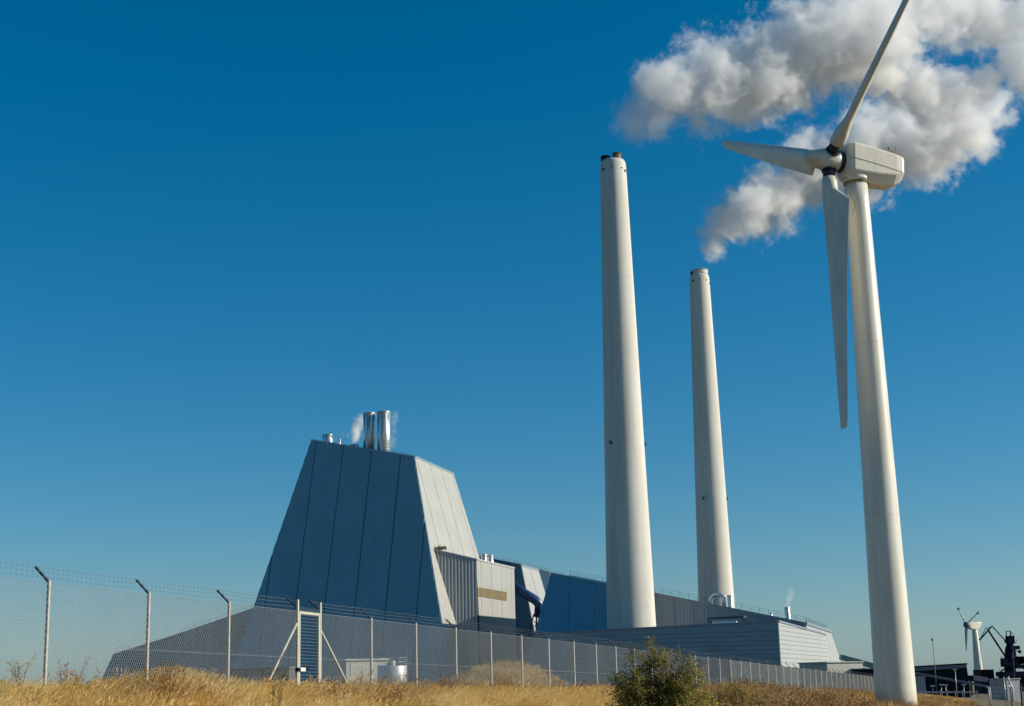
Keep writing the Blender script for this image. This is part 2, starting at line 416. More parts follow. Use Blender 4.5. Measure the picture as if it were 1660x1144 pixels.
lv = MB(); lv.hull([lt, lr, lrz, lbz], [p - n_bv * .2 for p in (lt, lr, lrz, lbz)]); lo = lv.build('louvre', M['louvre'], annex)
fins = MB()
for i in range(1, 26):
    f_ = i / 26; a_, b_ = lt.lerp(lr, f_), lbz.lerp(lrz, f_); fins.bar(a_ + n_bv * .08, b_ + n_bv * .08, .16)
fins.build('fin', M['louvre'], lo, kind='stuff')
MB().bar(an_Q + n_af * .3, an_K + n_af * .3, .3, .45).bar(an_K + n_bv * .2, an_R + n_bv * .2, .3, .45).build('coping', M['clad_annex'], annex)
# small cluster of gear on the annex roof edge
gr = empty('roof_equipment', tuple(an_Q), 'small cluster of rusty gear on the left edge of the annex roof', 'equipment')
g = MB()
for i in range(9):
    q_ = an_Q + Vector((.2 + i * .42, .6 + rnd.random(), .0)); g.box(q_ + Vector((0, 0, .3 + .4 * rnd.random())), (.5, .5, .5 + .7 * rnd.random()))
    g.bar(q_, q_ + Vector((rnd.uniform(-.5, .5), 0, 1.9 * rnd.random() + .5)), .09)
g.build('casing', M['louvre'], gr)
cyl_thing('roof_vent', 784.5, (an_K, an_R), 898, 10, 3, 'left of two squat steel vents behind the annex roof', 'vent', 'vents behind the annex', below=3)
cyl_thing('roof_vent', 795, (an_K, an_R), 899.5, 10, 3, 'right of two squat steel vents behind the annex roof', 'vent', 'vents behind the annex', below=3)

# ---- coal bunker block behind the annex
bb_C = P(845, 916, 494); bb_A = hit(776, 902.5, bb_C, n_d)
bb_R = hit(893, 929, bb_C, n_b); bb_R = bb_C + (bb_R - bb_C) * 1.5
bunker = empty('bunker_building', (bb_C.x, bb_C.y, BASE_Z), 'mid-height block behind the annex with dark front and pale slanting side', 'building')
cdn = down_to(bb_C, bb_C + cd, BASE_Z)
bA_b = down_to(bb_A, bb_A + cd * 1.0, BASE_Z); bA_b = bb_A + (cdn - bb_C); bA_b.z = BASE_Z
bR_b = bb_R + (cdn - bb_C); bR_b.z = BASE_Z
MB().hull([bb_A, bb_C, bb_R, bb_R + (bb_A - bb_C)], [bA_b, cdn, bR_b, bR_b + (bA_b - cdn)]).build('wall', M['joint_blue'], bunker)
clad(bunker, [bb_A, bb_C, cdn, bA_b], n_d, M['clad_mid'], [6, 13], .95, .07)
S, T = frame(n_b); cz = [s_of(x, y, bb_C, n_b, bb_C, S) for x, y in ((859, 923), (875, 930))] 
clad(bunker, [bb_C, bb_R, bR_b, cdn], n_b, M['clad_sunlit'], cz + [cz[1] * 2 - cz[0], cz[1] * 3 - 2 * cz[0]], 8, 0, .12)
MB().bar(bb_A, bb_C, .8, .9).bar(bb_C, bb_R, .6, .7).build('coping', M['clad_mid'], bunker)
railing(bunker, [bb_A + Vector((0, 0, .3)), bb_C + Vector((0, 0, .3)), bb_R + Vector((0, 0, .3))], 1.1)

# ---- turbine hall: blue slanted part and long grey part
th_C = P(893, 929, 427); n_t = n_d
th_L = hit(868, 1022, th_C, n_t); th_Lb = down_to(th_C, th_L, BASE_Z)
th_R = hit(1022, 953.5, th_C, n_t)
cc = (th_C - (th_R)).normalized()
dd = Vector((0, 0, -1)) - n_t * Vector((0, 0, -1)).dot(n_t); th_Rb = down_to(th_R, th_R + dd, BASE_Z)
hall1 = empty('blue_hall', (th_C.x, th_C.y, BASE_Z), 'deep blue ribbed hall with slanting left edge, left of the nearer chimney', 'building')
dep = e2 * 50
MB().hull([th_C, th_R, th_R + dep, th_C + dep], [th_Lb, th_Rb, th_Rb + dep, th_Lb + dep]).build('wall', M['joint_blue'], hall1)
S, T = frame(n_t)
clad(hall1, [th_C, th_R, th_Rb, th_Lb], n_t, M['sky_tint_wall'], [6 + 7.5 * i for i in range(-2, 8)], .95, .055, .05)
MB().bar(th_C + n_t * .2, th_R + n_t * .2, .4, .6).build('coping', M['sky_tint_wall'], hall1)
ra = roof_z(th_C, th_R, 918) + e2 * 3; rb_ = roof_z(th_C, th_R, 1000) + e2 * 3
railing(hall1, [ra + Vector((0, 0, .6)), rb_ + Vector((0, 0, .6))], 1.2)
MB().bar(ra + Vector((0, 0, .35)), rb_ + Vector((0, 0, .35)), 1.5, .7).build('roof_light', M['steel'], hall1)

n_g = n_dv
lg_L = hit(1018, 953, th_R + n_dv * .0, n_g); lg_R = hit(1305, 1010, lg_L, n_g)
lg_S = hit(1346, 1023, lg_R, n_b); sb_ = hit(1363, 1074, lg_R, n_b)
hall2 = empty('long_hall', (lg_R.x, lg_R.y, BASE_Z), 'long grey hall behind both chimneys with roof sloping down to the right', 'building')
lgRb = down_to(lg_R, lg_R + n_g.cross(n_b), BASE_Z)
if (lgRb - lg_R).z > 0: lgRb = dn(lg_R)
lgSb = down_to(lg_S, sb_, BASE_Z)
bk = lg_S + (lg_L - lg_R); bkb = lgSb + (dn(lg_L) - lgRb)
MB().hull([lg_L, lg_R, lg_S, bk], [dn(lg_L), lgRb, lgSb, bkb]).build('wall', M['joint_blue'], hall2)
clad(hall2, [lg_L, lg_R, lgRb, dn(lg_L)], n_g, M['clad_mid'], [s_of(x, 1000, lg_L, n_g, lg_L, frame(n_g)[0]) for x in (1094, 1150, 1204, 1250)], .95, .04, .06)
S, T = frame(n_b)
clad(hall2, [lg_R, lg_S, lgSb, lgRb], n_b, M['clad_sunlit'], [3 + 6.5 * i for i in range(8)], 8, 0, .12)
MB().bar(lg_L + n_g * .2, lg_R + n_g * .2, .4, .7).bar(lg_R + n_b * .3, lg_S + n_b * .3, .5, .8).build('coping', M['clad_mid'], hall2)
railing(hall2, [lg_L + Vector((0, 0, .4)) + e2, lg_R + Vector((0, 0, .4)) + e2, lg_S + Vector((0, 0, .4)) - e1], 1.4, 2.4)

# ---- low block in front with level cladding
lb_C = P(1261, 1006, 335); lb_L = hit(868, 1026.5, lb_C, n_dv)
n_lr = n_bv; lb_R = hit(1338, 1027.5, lb_C, n_lr)
if (lb_R - lb_C).length > 160 or lb_R.y < lb_C.y: lb_R = lb_C + e2 * 40
lowb = empty('low_block', (lb_C.x, lb_C.y, BASE_Z), 'long low grey block with level cladding in front of the chimneys', 'building')
back_r = lb_R.copy(); wd = (lb_L - lb_C); dpt = e2 * 26
MB().hull([lb_C, lb_R, lb_L + dpt, lb_L], [dn(lb_C), dn(lb_R), dn(lb_L + dpt), dn(lb_L)]).build('wall', M['joint_grey'], lowb)
H = frame(n_dv, True)
clad(lowb, [lb_L, lb_C, dn(lb_C), dn(lb_L)], n_dv, M['horiz_shaded'], [-1.0 * i for i in range(1, 20)], 1.2, .0, .045, horizontal=True, name='board')
clad(lowb, [lb_C, lb_R, dn(lb_R), dn(lb_C)], n_bv, M['horiz_sunlit'], [-1.0 * i for i in range(1, 20)], 1.2, .0, .04, horizontal=True, name='board')
MB().bar(lb_L + n_dv * .2, lb_C + n_dv * .2, .3, .4).bar(lb_C + n_bv * .2, lb_R + n_bv * .2, .3, .4).build('coping', M['clad_mid'], lowb)

# frame and fans on the low block
fa = roof_z(lb_L, lb_C, 1143) + e2 * 4; fb = roof_z(lb_L, lb_C, 1198) + e2 * 4
cl = empty('rooftop_cooler', tuple(fa), 'dark open frame over a pale cooler on the low block roof', 'cooler')
g = MB(); up = Vector((0, 0, 1.6)); d4 = e2 * 3
for p in (fa, fb, fa + d4, fb + d4): g.bar(p - up * .6, p + up, .3)
for a_, b_ in ((fa, fb), (fa + d4, fb + d4), (fa, fa + d4), (fb, fb + d4)): g.bar(a_ + up, b_ + up, .35)
g.build('frame', M['dark_steel'], cl)
MB().box((fa + fb) / 2 + d4 * .5 + Vector((-.5, 0, .1)), ((fb - fa).length * .7, 1.6, 1.5), e1, e2).build('cooler_unit', M['steel'], cl, bevel=.2)

# pipes on the long hall roof
pb = roof_z(lg_L, lg_R, 1145) + e2 * 6; pc = roof_z(lg_L, lg_R, 1166) + e2 * 6
up = Vector((0, 0, 1))
lp = [pb - up * 1.5, pb + up * 1.2, pb + up * 2.2 + e1 * .5, pb + up * 2.7 + e1 * 1.3, pc + up * 3.4 - e1 * 1.0, pc + up * 2.9, pc + up * 2, pc - up * 1.5]
tag(MB().tube(lp, .62, 16).build('roof_pipe', M['steel']), 'bent steel pipe loop on the roof at the foot of the farther chimney', 'pipe')
cyl_thing('roof_vent', 1183, (lg_L, lg_R), 964, 8.5, 6, 'upright steel vent pipe beside the foot of the farther chimney', 'vent', bands=0, below=3)
st_t, st_top, _ = cyl_thing('roof_vent', 1276, (lg_L, lg_R), 983, 8.5, 5, 'steaming steel vent near the right end of the long hall roof', 'vent', bands=0, below=3)
cyl_thing('roof_vent', 1250, (lg_L, lg_R), 992, 3.5, 5, 'tiny vent left of the steaming one on the long hall roof', 'vent', below=2)

# ---- left wing
wl_R = P(409, 985, 464); wl_L = hit(281, 1029, wl_R, n_dv); wl_LL = hit(184, 1059, wl_R, n_dv)
wing = empty('left_wing', (wl_R.x, wl_R.y, BASE_Z), 'low dark grey wing sloping down to the left of the tall block', 'building')
wlb = down_to(wl_LL, hit(167, 1097, wl_R, n_dv), BASE_Z)
wr2 = wl_R + e1 * 14 + Vector((0, 0, 3)); 
dp = e2 * 36
MB().hull([wl_LL, wl_L, wl_R, wr2, wr2 + dp, wl_R + dp, wl_L + dp, wl_LL + dp], [wlb, dn(wl_L), dn(wl_R), dn(wr2), dn(wr2 + dp), dn(wl_R + dp), dn(wl_L + dp), wlb + dp]).build('wall', M['joint_blue'], wing)
clad(wing, [wl_LL, wl_L, dn(wl_L), wlb], n_dv, M['clad_mid'], [8.5 * i for i in range(1, 4)], .95, .07, .08)
clad(wing, [wl_L, wl_R, wr2, dn(wr2), dn(wl_L)], n_dv, M['clad_mid'], [8.5 * i for i in range(1, 8)], .95, .07, .08)
railing(wing, [wl_L.lerp(wl_LL, .75) + up * .2, wl_LL.lerp(wl_L, .05) + up * .2], 1.3, 1.6)
railing(wing, [wl_L.lerp(wl_R, .1) + up * .2, wl_R + up * .2], 1.0, 2.5, w=.05)

# ---- blue conveyor pipe between the annex and the blue hall
cvy = an_R.y + 3.5; pa = P(829, 948, cvy); pb_ = P(868, 972, cvy); pc_ = P(873, 980, cvy); pd_ = P(870, 1000, cvy); pe_ = P(866, 1032, cvy)
cv = empty('coal_conveyor', tuple(pe_), 'dark blue tubular conveyor bending down between the annex and the blue hall', 'conveyor')
MB().tube([pa, pb_, pc_ + Vector((.3, 0, 0)), pd_], [1.45, 1.5, 1.55, .9], 24).build('tube', M['pipe_blue'], cv)
g = MB(); g.bar(pd_ + Vector((-.9, 0, 1)), pe_ + Vector((-1.8, 0, 0)), .4).bar(pd_ + Vector((.8, 0, 1)), pe_ + Vector((.8, 0, -8)), .4).bar(pd_ + Vector((0, 0, 0)), pe_ + Vector((0, 0, -8)), .5)
g.bar(pd_ + Vector((-1, 0, -1)), pd_ + Vector((.8, 0, -3)), .25).bar(pd_ + Vector((-1, 0, -3)), pd_ + Vector((.8, 0, -1)), .25); g.build('support', M['dark_steel'], cv)

# ------------------------------------------------------------------ chimneys
def chimney(pxb, yb, wb, pxt, yt, wt, Y, label, flues, spots, plate_y):
    b = P(pxb, yb, Y); t = P(pxt, yt, Y); cxx = (b.x + t.x) / 2
    w1 = (b - O).dot(Fw); w2 = (t - O).dot(Fw)
    rb2, rt2 = wb / 2 / F_PX * w1, wt / 2 / F_PX * w2
    rt2 *= 1.0; zb = BASE_Z; r_of = lambda z: rt2 + (rb2 - rt2) * (t.z - z) / (t.z - b.z)
    root = empty('chimney', (cxx, Y, zb), label, 'chimney', 'tall concrete power station chimneys')
    zs = [zb + (t.z - 1.2 - zb) * i / 14 for i in range(15)] + [t.z - .6, t.z]
    rs = [r_of(z) for z in zs[:-2]] + [r_of(t.z) * .97, r_of(t.z) * .9]
    MB().tube([(cxx, Y, z) for z in zs], rs, 72).build('shaft', M['concrete'], root)
    lev = MB()
    for i in range(1, 22):
        z = zb + (t.z - zb) * i / 22; lev.tube([(cxx, Y, z - .06), (cxx, Y, z + .06)], r_of(z) + .012, 72, smooth=True)
    lev.build('lift_joint', M['concrete'], root, kind='stuff')
    for (fx, w_, h0, m_, nm) in flues:
        r2 = w_ / 2 / F_PX * w2; xx = P(fx, yt, Y).x; h_ = h0 / F_PX * w2
        MB().tube([(xx, Y - .4, t.z - .5), (xx, Y - .4, t.z + h_)], r2, 32).tube([(xx, Y - .4, t.z + h_ - .25), (xx, Y - .4, t.z + h_)], r2 * 1.07, 32).build(nm, M[m_], root)
    for (sx, sy, sz) in spots:
        d = P(sx, sy, Y); xo = max(-.97, min(.97, (d.x - cxx) / r_of(d.z))); yo = -math.sqrt(1 - xo * xo)
        rr = r_of(d.z); c = Vector((cxx + xo * rr, Y + yo * rr, d.z)); nrm = Vector((xo, yo, 0))
        MB().box(c, (sz * .17, .3, sz * .17), nrm.cross(Vector((0, 0, 1))), nrm, Vector((0, 0, 1))).build('opening', M['black'], root, bevel=.05)
    for (sx, sy) in plate_y:
        d = P(sx, sy, Y); xo = max(-.98, min(1.0, (d.x - cxx) / r_of(d.z))); yo = -math.sqrt(max(0, 1 - xo * xo)); rr = r_of(d.z)
        c = Vector((cxx + xo * (rr + .3), Y + yo * (rr + .3), d.z)); nrm = Vector((xo, yo, 0)); sd_ = nrm.cross(Vector((0, 0, 1)))
        g_ = MB().box(c, (.9, .6, .12), sd_, nrm).box(c + Vector((0, 0, .45)), (.35, .3, .7), sd_, nrm)
        g_.bar(c + nrm * .3 + sd_ * .4, c + nrm * .3 + sd_ * .4 + Vector((0, 0, .9)), .06); g_.build('warning_light', M['dark_steel'], root)
    return root, Vector((cxx, Y, t.z))
ch1, ch1_top = chimney(1025, 1018, 79.5, 992.5, 262, 41.5, 402, 'taller nearer white chimney with black and brown flue stubs on top',
    [(981.5, 15, 7.5, 'black', 'flue'), (1000, 13.5, 13, 'flue_brown', 'flue'), (989, 10, 3, 'black', 'flue')],
    [(977, 279, 4), (990, 277.5, 2), (1006, 278, 2), (1012, 281, 4)], [(989, 722), (1044, 722)])
ch2, ch2_top = chimney(1161.5, 972, 57.5, 1133, 446, 31.5, 510, 'shorter farther white chimney with a stained narrow collar on top',
    [(1134.5, 25, 7.5, 'concrete', 'collar'), (1121.5, 5, 5, 'black', 'flue'), (1126, 4, 7.8, 'black', 'flue')],
    [(1122, 458, 4), (1132, 457, 2.2), (1143, 457, 2.2), (1149, 461, 3)], [(1138, 811), (1177, 810)])

# ------------------------------------------------------------------ wind turbine
def airfoil(n=18, th=.2):
    up_, lo_ = [], []
    for i in range(n + 1):
        x = .5 * (1 - math.cos(math.pi * i / n))
        y = 5 * th * (.2969 * math.sqrt(x) - .126 * x - .3516 * x * x + .2843 * x ** 3 - .1036 * x ** 4)
        up_.append((x, y + .02 * math.sin(math.pi * x))); lo_.append((x, -y + .02 * math.sin(math.pi * x)))
    return up_ + lo_[::-1][1:-1]
def loft(mb, rings, smooth=True):
    n = len(rings[0]); vs_ = [p for r_ in rings for p in r_]
    fs = [(i * n + k, i * n + (k + 1) % n, (i + 1) * n + (k + 1) % n, (i + 1) * n + k) for i in range(len(rings) - 1) for k in range(n)]
    mb.add(vs_, fs, smooth); mb.add(rings[0], [tuple(range(n))[::-1]]); mb.add(rings[-1], [tuple(range(n))]); return mb
def blade_mb(hub, rad, LE, ax, sta):
    """rad: along blade, LE: towards leading edge in the rotor plane, ax: upwind axis"""
    rings = []; n = 18
    for (r_, ch, tw, th, circ, pa_) in sta:
        t = R(tw); cdir = -(LE * math.cos(t) + ax * math.sin(t)); tdir = cdir.cross(rad)
        af = airfoil(n, th); m = len(af); ring = []
        for k, (x, y) in enumerate(af):
            X_, Y_ = (x - pa_) * ch, y * ch
            ang = 2 * math.pi * k / m; cxx, cyy = -math.cos(ang) * ch / 2, math.sin(ang) * ch / 2
            X2, Y2 = X_ * (1 - circ) + cxx * circ, Y_ * (1 - circ) + cyy * circ
            ring.append(hub + rad * r_ + cdir * X2 + tdir * Y2)
        rings.append(ring)
    return loft(MB(), rings)
PSI, TAU, PHI, BL = R(15.5), R(4.55), R(264.1), 16.1
hub = P(1343, 260, 81)
ax = Vector((-math.cos(PSI) * math.cos(TAU), -math.sin(PSI) * math.cos(TAU), math.sin(TAU)))
hh = ax.cross(Vector((0, 0, 1))).normalized(); vv_ = hh.cross(ax)
if vv_.z < 0: vv_ = -vv_
tw_top = P(1387.5, 297, 81.45); tgz = gz(tw_top.x, tw_top.y)
turb = empty('wind_turbine', (tw_top.x, tw_top.y, tgz - .3), 'large white three-bladed wind turbine filling the right of the picture', 'wind turbine')
bt = P(1455, 1144, 81.45); w1 = (bt - O).dot(Fw); w2 = (tw_top - O).dot(Fw)
rbt, rtt = 66 / 2 / F_PX * w1, 36 / 2 / F_PX * w2
zz = [tgz - .3 + (tw_top.z + .15 - (tgz - .3)) * i / 20 for i in range(21)]
rr = [rtt + (rbt - rtt) * (tw_top.z - z) / (tw_top.z - bt.z) for z in zz]
MB().tube([(tw_top.x, tw_top.y, z) for z in zz], rr, 72).build('tower', M['white_paint'], turb)
for f_ in (.36, .68): 
    z = zz[0] + (zz[-1] - zz[0]) * f_; r_ = rtt + (rbt - rtt) * (tw_top.z - z) / (tw_top.z - bt.z)
    MB().tube([(tw_top.x, tw_top.y, z - .02), (tw_top.x, tw_top.y, z + .02)], r_ + .004, 72).build('flange_seam', M['white_paint'], turb)
MB().tube([(tw_top.x, tw_top.y, tw_top.z - .10), (tw_top.x, tw_top.y, tw_top.z + .06)], rtt + .05, 60).build('yaw_ring', M['seam'], turb)
# stain like a thin cable on the tower below the nacelle
pts = []
for (x, y) in ((1375, 314), (1376.5, 322), (1380, 330), (1382, 335), (1381.5, 341), (1379, 347), (1378, 352)):
    d = P(x, y, 81.45); r_ = rtt + (rbt - rtt) * (tw_top.z - d.z) / (tw_top.z - bt.z)
    xo = (d.x - tw_top.x); pts.append((d.x, 81.45 - math.sqrt(r_ * r_ - xo * xo) - .004, d.z))
MB().tube(pts, .014, 6).build('hairline_crack', M['stain'], turb)
# nacelle: lofted sections; local frame: s backwards along -ax, w sideways to the viewer, up
sdir = -ax; wdir = Vector((0, 0, 1)).cross(sdir).normalized(); 
if wdir.y > 0: wdir = -wdir
udir = sdir.cross(wdir); 
if udir.z < 0: udir = -udir
def nsec(s, top, bot, hw, cb, ct=.10, hwb=None):
    hwb = hwb or hw * .55
    pr = [(-hwb, bot), (hwb, bot), (hw, bot + cb), (hw, top - ct), (hw - ct, top), (-hw + ct, top), (-hw, top - ct), (-hw, bot + cb)]
    return [hub + sdir * s + wdir * w_ + udir * u_ for w_, u_ in pr]
nac = MB()
secs = [nsec(.80, .86, -.70, .62, .38), nsec(.92, .99, -.92, .78, .42), nsec(1.22, 1.05, -1.13, .90, .48), nsec(2.6, .92, -1.16, .90, .50), nsec(3.9, .74, -1.10, .86, .55), nsec(4.35, .66, -.86, .82, .50), nsec(4.52, .54, -.62, .66, .34)]
loft(nac, secs, False)
nac_o = nac.build('nacelle', M['white_paint'], turb, bevel=.06)
sl = [(.95, .05, .795), (1.22, .03, .912), (2.6, -.12, .912), (3.9, -.30, .872), (4.30, -.35, .84)]
for sg in (1, -1):
    MB().tube([hub + sdir * a_[0] + wdir * a_[2] * sg + udir * a_[1] for a_ in sl], .013, 6).build('seam', M['seam'], nac_o)
MB().tube([hub + sdir * .45, hub + sdir * .85], .62, 36).build('bearing', M['rubber'], turb)
base_c = Vector((tw_top.x, tw_top.y, tw_top.z))
MB().tube([base_c + Vector((0, 0, .02)), base_c + Vector((0, 0, .25))], [rtt + .09, rtt + .16], 48).build('yaw_skirt', M['white_paint'], turb)
vb = hub + sdir * 4.1 + udir * .74
g = MB().bar(vb - udir * .1, vb + udir * .55, .04).bar(vb + udir * .45, vb + udir * .75 + sdir * .3, .035).bar(vb + udir * .2 + sdir * .0, vb + udir * .65 - sdir * .22, .03).bar(vb + udir * .35 + sdir * .28, vb + udir * .85 + sdir * .22, .03).bar(vb + udir * .3, vb + udir * .35 + sdir * .28, .03)
g.tube([vb + udir * .6 - sdir * .22, vb + udir * .7 - sdir * .22], .06, 8).build('wind_vane', M['flue_brown'], turb)
# spinner
sp = [(.62, .60), (.4, .655), (0, .66), (-.35, .64), (-.75, .55), (-1.08, .45), (-1.32, .37), (-1.45, .29), (-1.52, .17), (-1.55, .02)]
MB().tube([hub + sdir * a_ for a_, _ in sp], [b_ for _, b_ in sp], 40).build('spinner', M['white_paint'], turb, bevel=0)
g = MB()
for a_, s_ in ((.15, .12), (.1, -.25), (.3, .3)):
    c = hub + wdir * .64 + sdir * s_ + udir * (a_ - .18); g.tube([c - wdir * .05, c + wdir * .03], .03, 8)
g.build('bolt', M['stain'], turb, kind='stuff')
sta = [(1.16, .84, 30, .3, 1, .5), (1.6, .85, 30, .3, 1, .5), (1.95, .92, 30, .36, .85, .46), (2.05, 1.02, 30, .36, .65, .42), (2.75, 1.66, 29, .30, .02, .29), (2.82, 1.69, 29, .30, 0, .285), (3.6, 1.62, 27, .30, 0, .285), (4.5, 1.53, 25, .30, 0, .29), (6.5, 1.36, 21, .30, 0, .29),
       (9, 1.15, 18, .29, 0, .30), (12, .89, 16, .27, 0, .31), (14.5, .67, 16, .24, 0, .32), (15.7, .57, 16, .20, 0, .33), (16.05, .48, 16, .16, 0, .36), (16.12, .33, 16, .12, 0, .42)]
# which way the blades turn: leading edge of the left-hand blade points up
for k in range(3):
    a_ = PHI + k * 2 * math.pi / 3
    rad = hh * math.cos(a_) + vv_ * math.sin(a_)
    LE = ax.cross(rad)
    if k == 0: flip = -1 if LE.dot(hh * math.cos(PHI + 2 * math.pi / 3) + vv_ * math.sin(PHI + 2 * math.pi / 3)) < 0 else 1
    LE = LE * flip
    bo = blade_mb(hub, rad, LE, ax, sta).build('blade', M['white_paint'], turb)
    MB().tube([hub + rad * .45, hub + rad * 1.18], [.36, .36], 32).tube([hub + rad * .62, hub + rad * .70], .43, 32).build('blade_bearing', M['rubber'], turb)
    cd_ = -(LE * math.cos(R(30)) + ax * math.sin(R(30)))
    if k == 0:
        td_ = cd_.cross(rad)
        for sg in (1, -1):
            MB().bar(hub + rad * 1.95 + cd_ * .36 + td_ * .14 * sg, hub + rad * 2.55 + cd_ * .72 + td_ * .1 * sg, .02).build('vortex_strip', M['seam'], bo)

# ------------------------------------------------------------------ far turbine
FT = 800.0
fh = P(1566.5, 1012, FT); ftw = P(1580, 1018, FT + 6)
ft = empty('wind_turbine', (ftw.x, ftw.y, -5.5), 'small distant wind turbine with wedge nacelle left of the dark crane', 'wind turbine')
k_ = FT / 2460
MB().tube([(ftw.x, ftw.y, -6), (ftw.x, ftw.y, ftw.z)], [8.5 * k_, 4.2 * k_], 32).build('tower', M['white_paint'], ft)
fa_ = Vector((-math.cos(R(25)), -math.sin(R(25)), .06)).normalized(); fs_ = -fa_; fw_ = Vector((fs_.y, -fs_.x, 0)).normalized(); fu_ = Vector((0, 0, 1))
def fsec(s, t_, b_, w_): return [fh + fs_ * s * k_ + fw_ * a_ * k_ + fu_ * c_ * k_ for a_, c_ in ((-w_, b_), (w_, b_), (w_, t_), (-w_, t_))]
loft(MB(), [fsec(4, 4, -4.5, 4), fsec(9, 4.5, -6.5, 4.5), fsec(21, 5.5, -6.5, 4.5), fsec(30, 6, 3, 4)], False).build('nacelle', M['white_paint'], ft, bevel=.2)
MB().tube([fh - fs_ * 4 * k_, fh - fs_ * 2 * k_, fh + fs_ * 4 * k_], [2 * k_, 5 * k_, 5 * k_], 20).build('hub', M['teal'], ft)
for (tx, ty) in ((1553, 985), (1586, 992), (1566.5, 1055)):
    tipp = P(tx, ty, FT); rad = (tipp - fh).normalized(); L = (tipp - fh).length
    side = rad.cross(Vector((0, -1, 0))).normalized()
    rings = []
    lower = ty > 1020
    for f_, c_ in ((.06, 2.2), (.2, 5 if lower else 3.2), (.5, 4 if lower else 2.6), (.85, 2.2 if lower else 2.0), (1, 1.0 if lower else 2.2)):
        c_ = c_ * k_ * .5; p = fh + rad * L * f_
        rings.append([p + side * c_, p + Vector((0, -1, 0)) * c_ * .35, p - side * c_, p + Vector((0, 1, 0)) * c_ * .35])
    bo = loft(MB(), rings, False).build('blade', M['teal'] if lower else M['white_paint'], ft)
    if not lower: MB().bar(fh + rad * L * .9, fh + rad * L * 1.02, 3.6 * k_, 2.4 * k_).build('tip_brake', M['teal'], bo)

# ------------------------------------------------------------------ crane
CYD = 700.0; ck = CYD / 2460
def Cp(x, y, dy=0): return P(x, y, CYD + dy)
cr = empty('harbour_crane', (Cp(1640, 1118).x, CYD, -5.5), 'dark navy harbour crane with folded luffing jib at the far right', 'crane')
def cbar(pts, w, name, m='navy', dys=(0,)):
    g_ = MB()
    for dy in dys:
        for a_, b_ in zip(pts[:-1], pts[1:]): g_.bar(Cp(*a_, dy), Cp(*b_, dy), w * ck)
    return g_.build(name, M[m], cr)
cbar([(1589, 1035.5), (1607, 1015)], 2.0, 'jib_tip', dys=(-.8, .8))
cbar([(1589, 1035.5), (1598, 1017.5), (1607, 1016)], .9, 'jib_stay', dys=(-.8, .8))
cbar([(1598, 1017.5), (1604, 1021)], .9, 'jib_brace')
cbar([(1602, 1021), (1629, 1062)], 2.4, 'main_jib', dys=(-1.2, 1.2))
cbar([(1607.5, 1013.5), (1632, 1040)], 1.5, 'back_stay', dys=(-1, 1))
MB().tube([Cp(1588.5, 1035.5, -1.5), Cp(1588.5, 1035.5, 1.5)], 1.8 * ck, 12).build('sheave', M['navy'], cr)
cbar([(1588.5, 1036), (1590, 1092)], .35, 'hoist_rope', 'teal')
cbar([(1631.5, 1041), (1631, 1022.5), (1638, 1022), (1638.5, 1030)], 1.3, 'head_frame')
def cbox(x0, y0, x1, y1, d, name, m='navy', bev=0, dy=0):
    a_, b_ = Cp(x0, y1, dy), Cp(x1, y0, dy)
    return MB().box((a_ + b_) / 2, (abs(b_.x - a_.x), d, abs(b_.z - a_.z))).build(name, M[m], cr, bevel=bev)
cbox(1633, 1030, 1642, 1043, 4, 'machinery_top'); cbox(1630, 1037, 1634, 1041, 3, 'jib_hinge')
t0, t1 = Cp(1637.5, 1040), Cp(1637, 1100)
MB().tube([Cp(1637.5, 1042), Cp(1637, 1052), Cp(1637, 1080), Cp(1640, 1104)], [5 * ck, 8 * ck, 9.5 * ck, 9 * ck], 8, smooth=False).build('column', M['navy'], cr)
cbox(1625, 1066, 1632, 1077, 4, 'driver_cab', dy=-3); cbox(1626, 1072, 1650, 1080, 6, 'slewing_platform'); cbox(1648, 1063, 1663, 1074, 6, 'counterweight'); cbox(1644, 1076, 1668, 1083, 7, 'machine_house')
cbox(1620, 1087, 1675, 1096, 9, 'portal_beam'); cbox(1622, 1095, 1630, 1116, 3, 'portal_leg'); cbox(1652, 1095, 1662, 1120, 3, 'portal_leg')
MB().tube([Cp(1653, 1055.5, -2), Cp(1653, 1055.5, 2)], 2.8 * ck, 16).build('winch_drum', M['navy'], cr); cbar([(1645, 1053), (1653, 1055.5)], 1.2, 'drum_arm')
cbar([(1645, 1052), (1650, 1080)], 1.6, 'stair_tower'); cbar([(1642, 1048), (1645, 1100)], 1.0, 'cable_duct', 'hall_trim', dys=(-5,))
cbar([(1640, 1040), (1648, 1039), (1648, 1035)], .6, 'walkway', 'teal'); cbar([(1643, 1040), (1643, 1030)], .5, 'mast', 'teal'); cbar([(1622, 1068), (1627, 1068), (1627, 1064), (1622, 1064), (1622, 1076)], .5, 'cab_rail')
cbox(1634, 1046, 1650, 1052, 5, 'upper_platform'); cbox(1646, 1066, 1656, 1076, 6, 'winch_house')
cbar([(1622, 1088), (1634, 1079)], 1.6, 'portal_brace'); cbar([(1672, 1088), (1650, 1079)], 1.6, 'portal_brace'); cbar([(1626, 1116), (1640, 1096)], 1.3, 'leg_brace'); cbar([(1640, 1096), (1654, 1118)], 1.3, 'leg_brace')
cbar([(1636, 1031), (1640, 1024), (1644, 1031)], .7, 'sheave_frame'); cbar([(1650, 1052), (1650, 1047), (1634, 1046)], .45, 'platform_rail'); cbar([(1629, 1066), (1633, 1044)], .8, 'ladder')
for i in range(5): cbar([(1620 + i * 2.2, 1087), (1620 + i * 2.2, 1083.5 + (i % 2))], .6, 'rail_post')

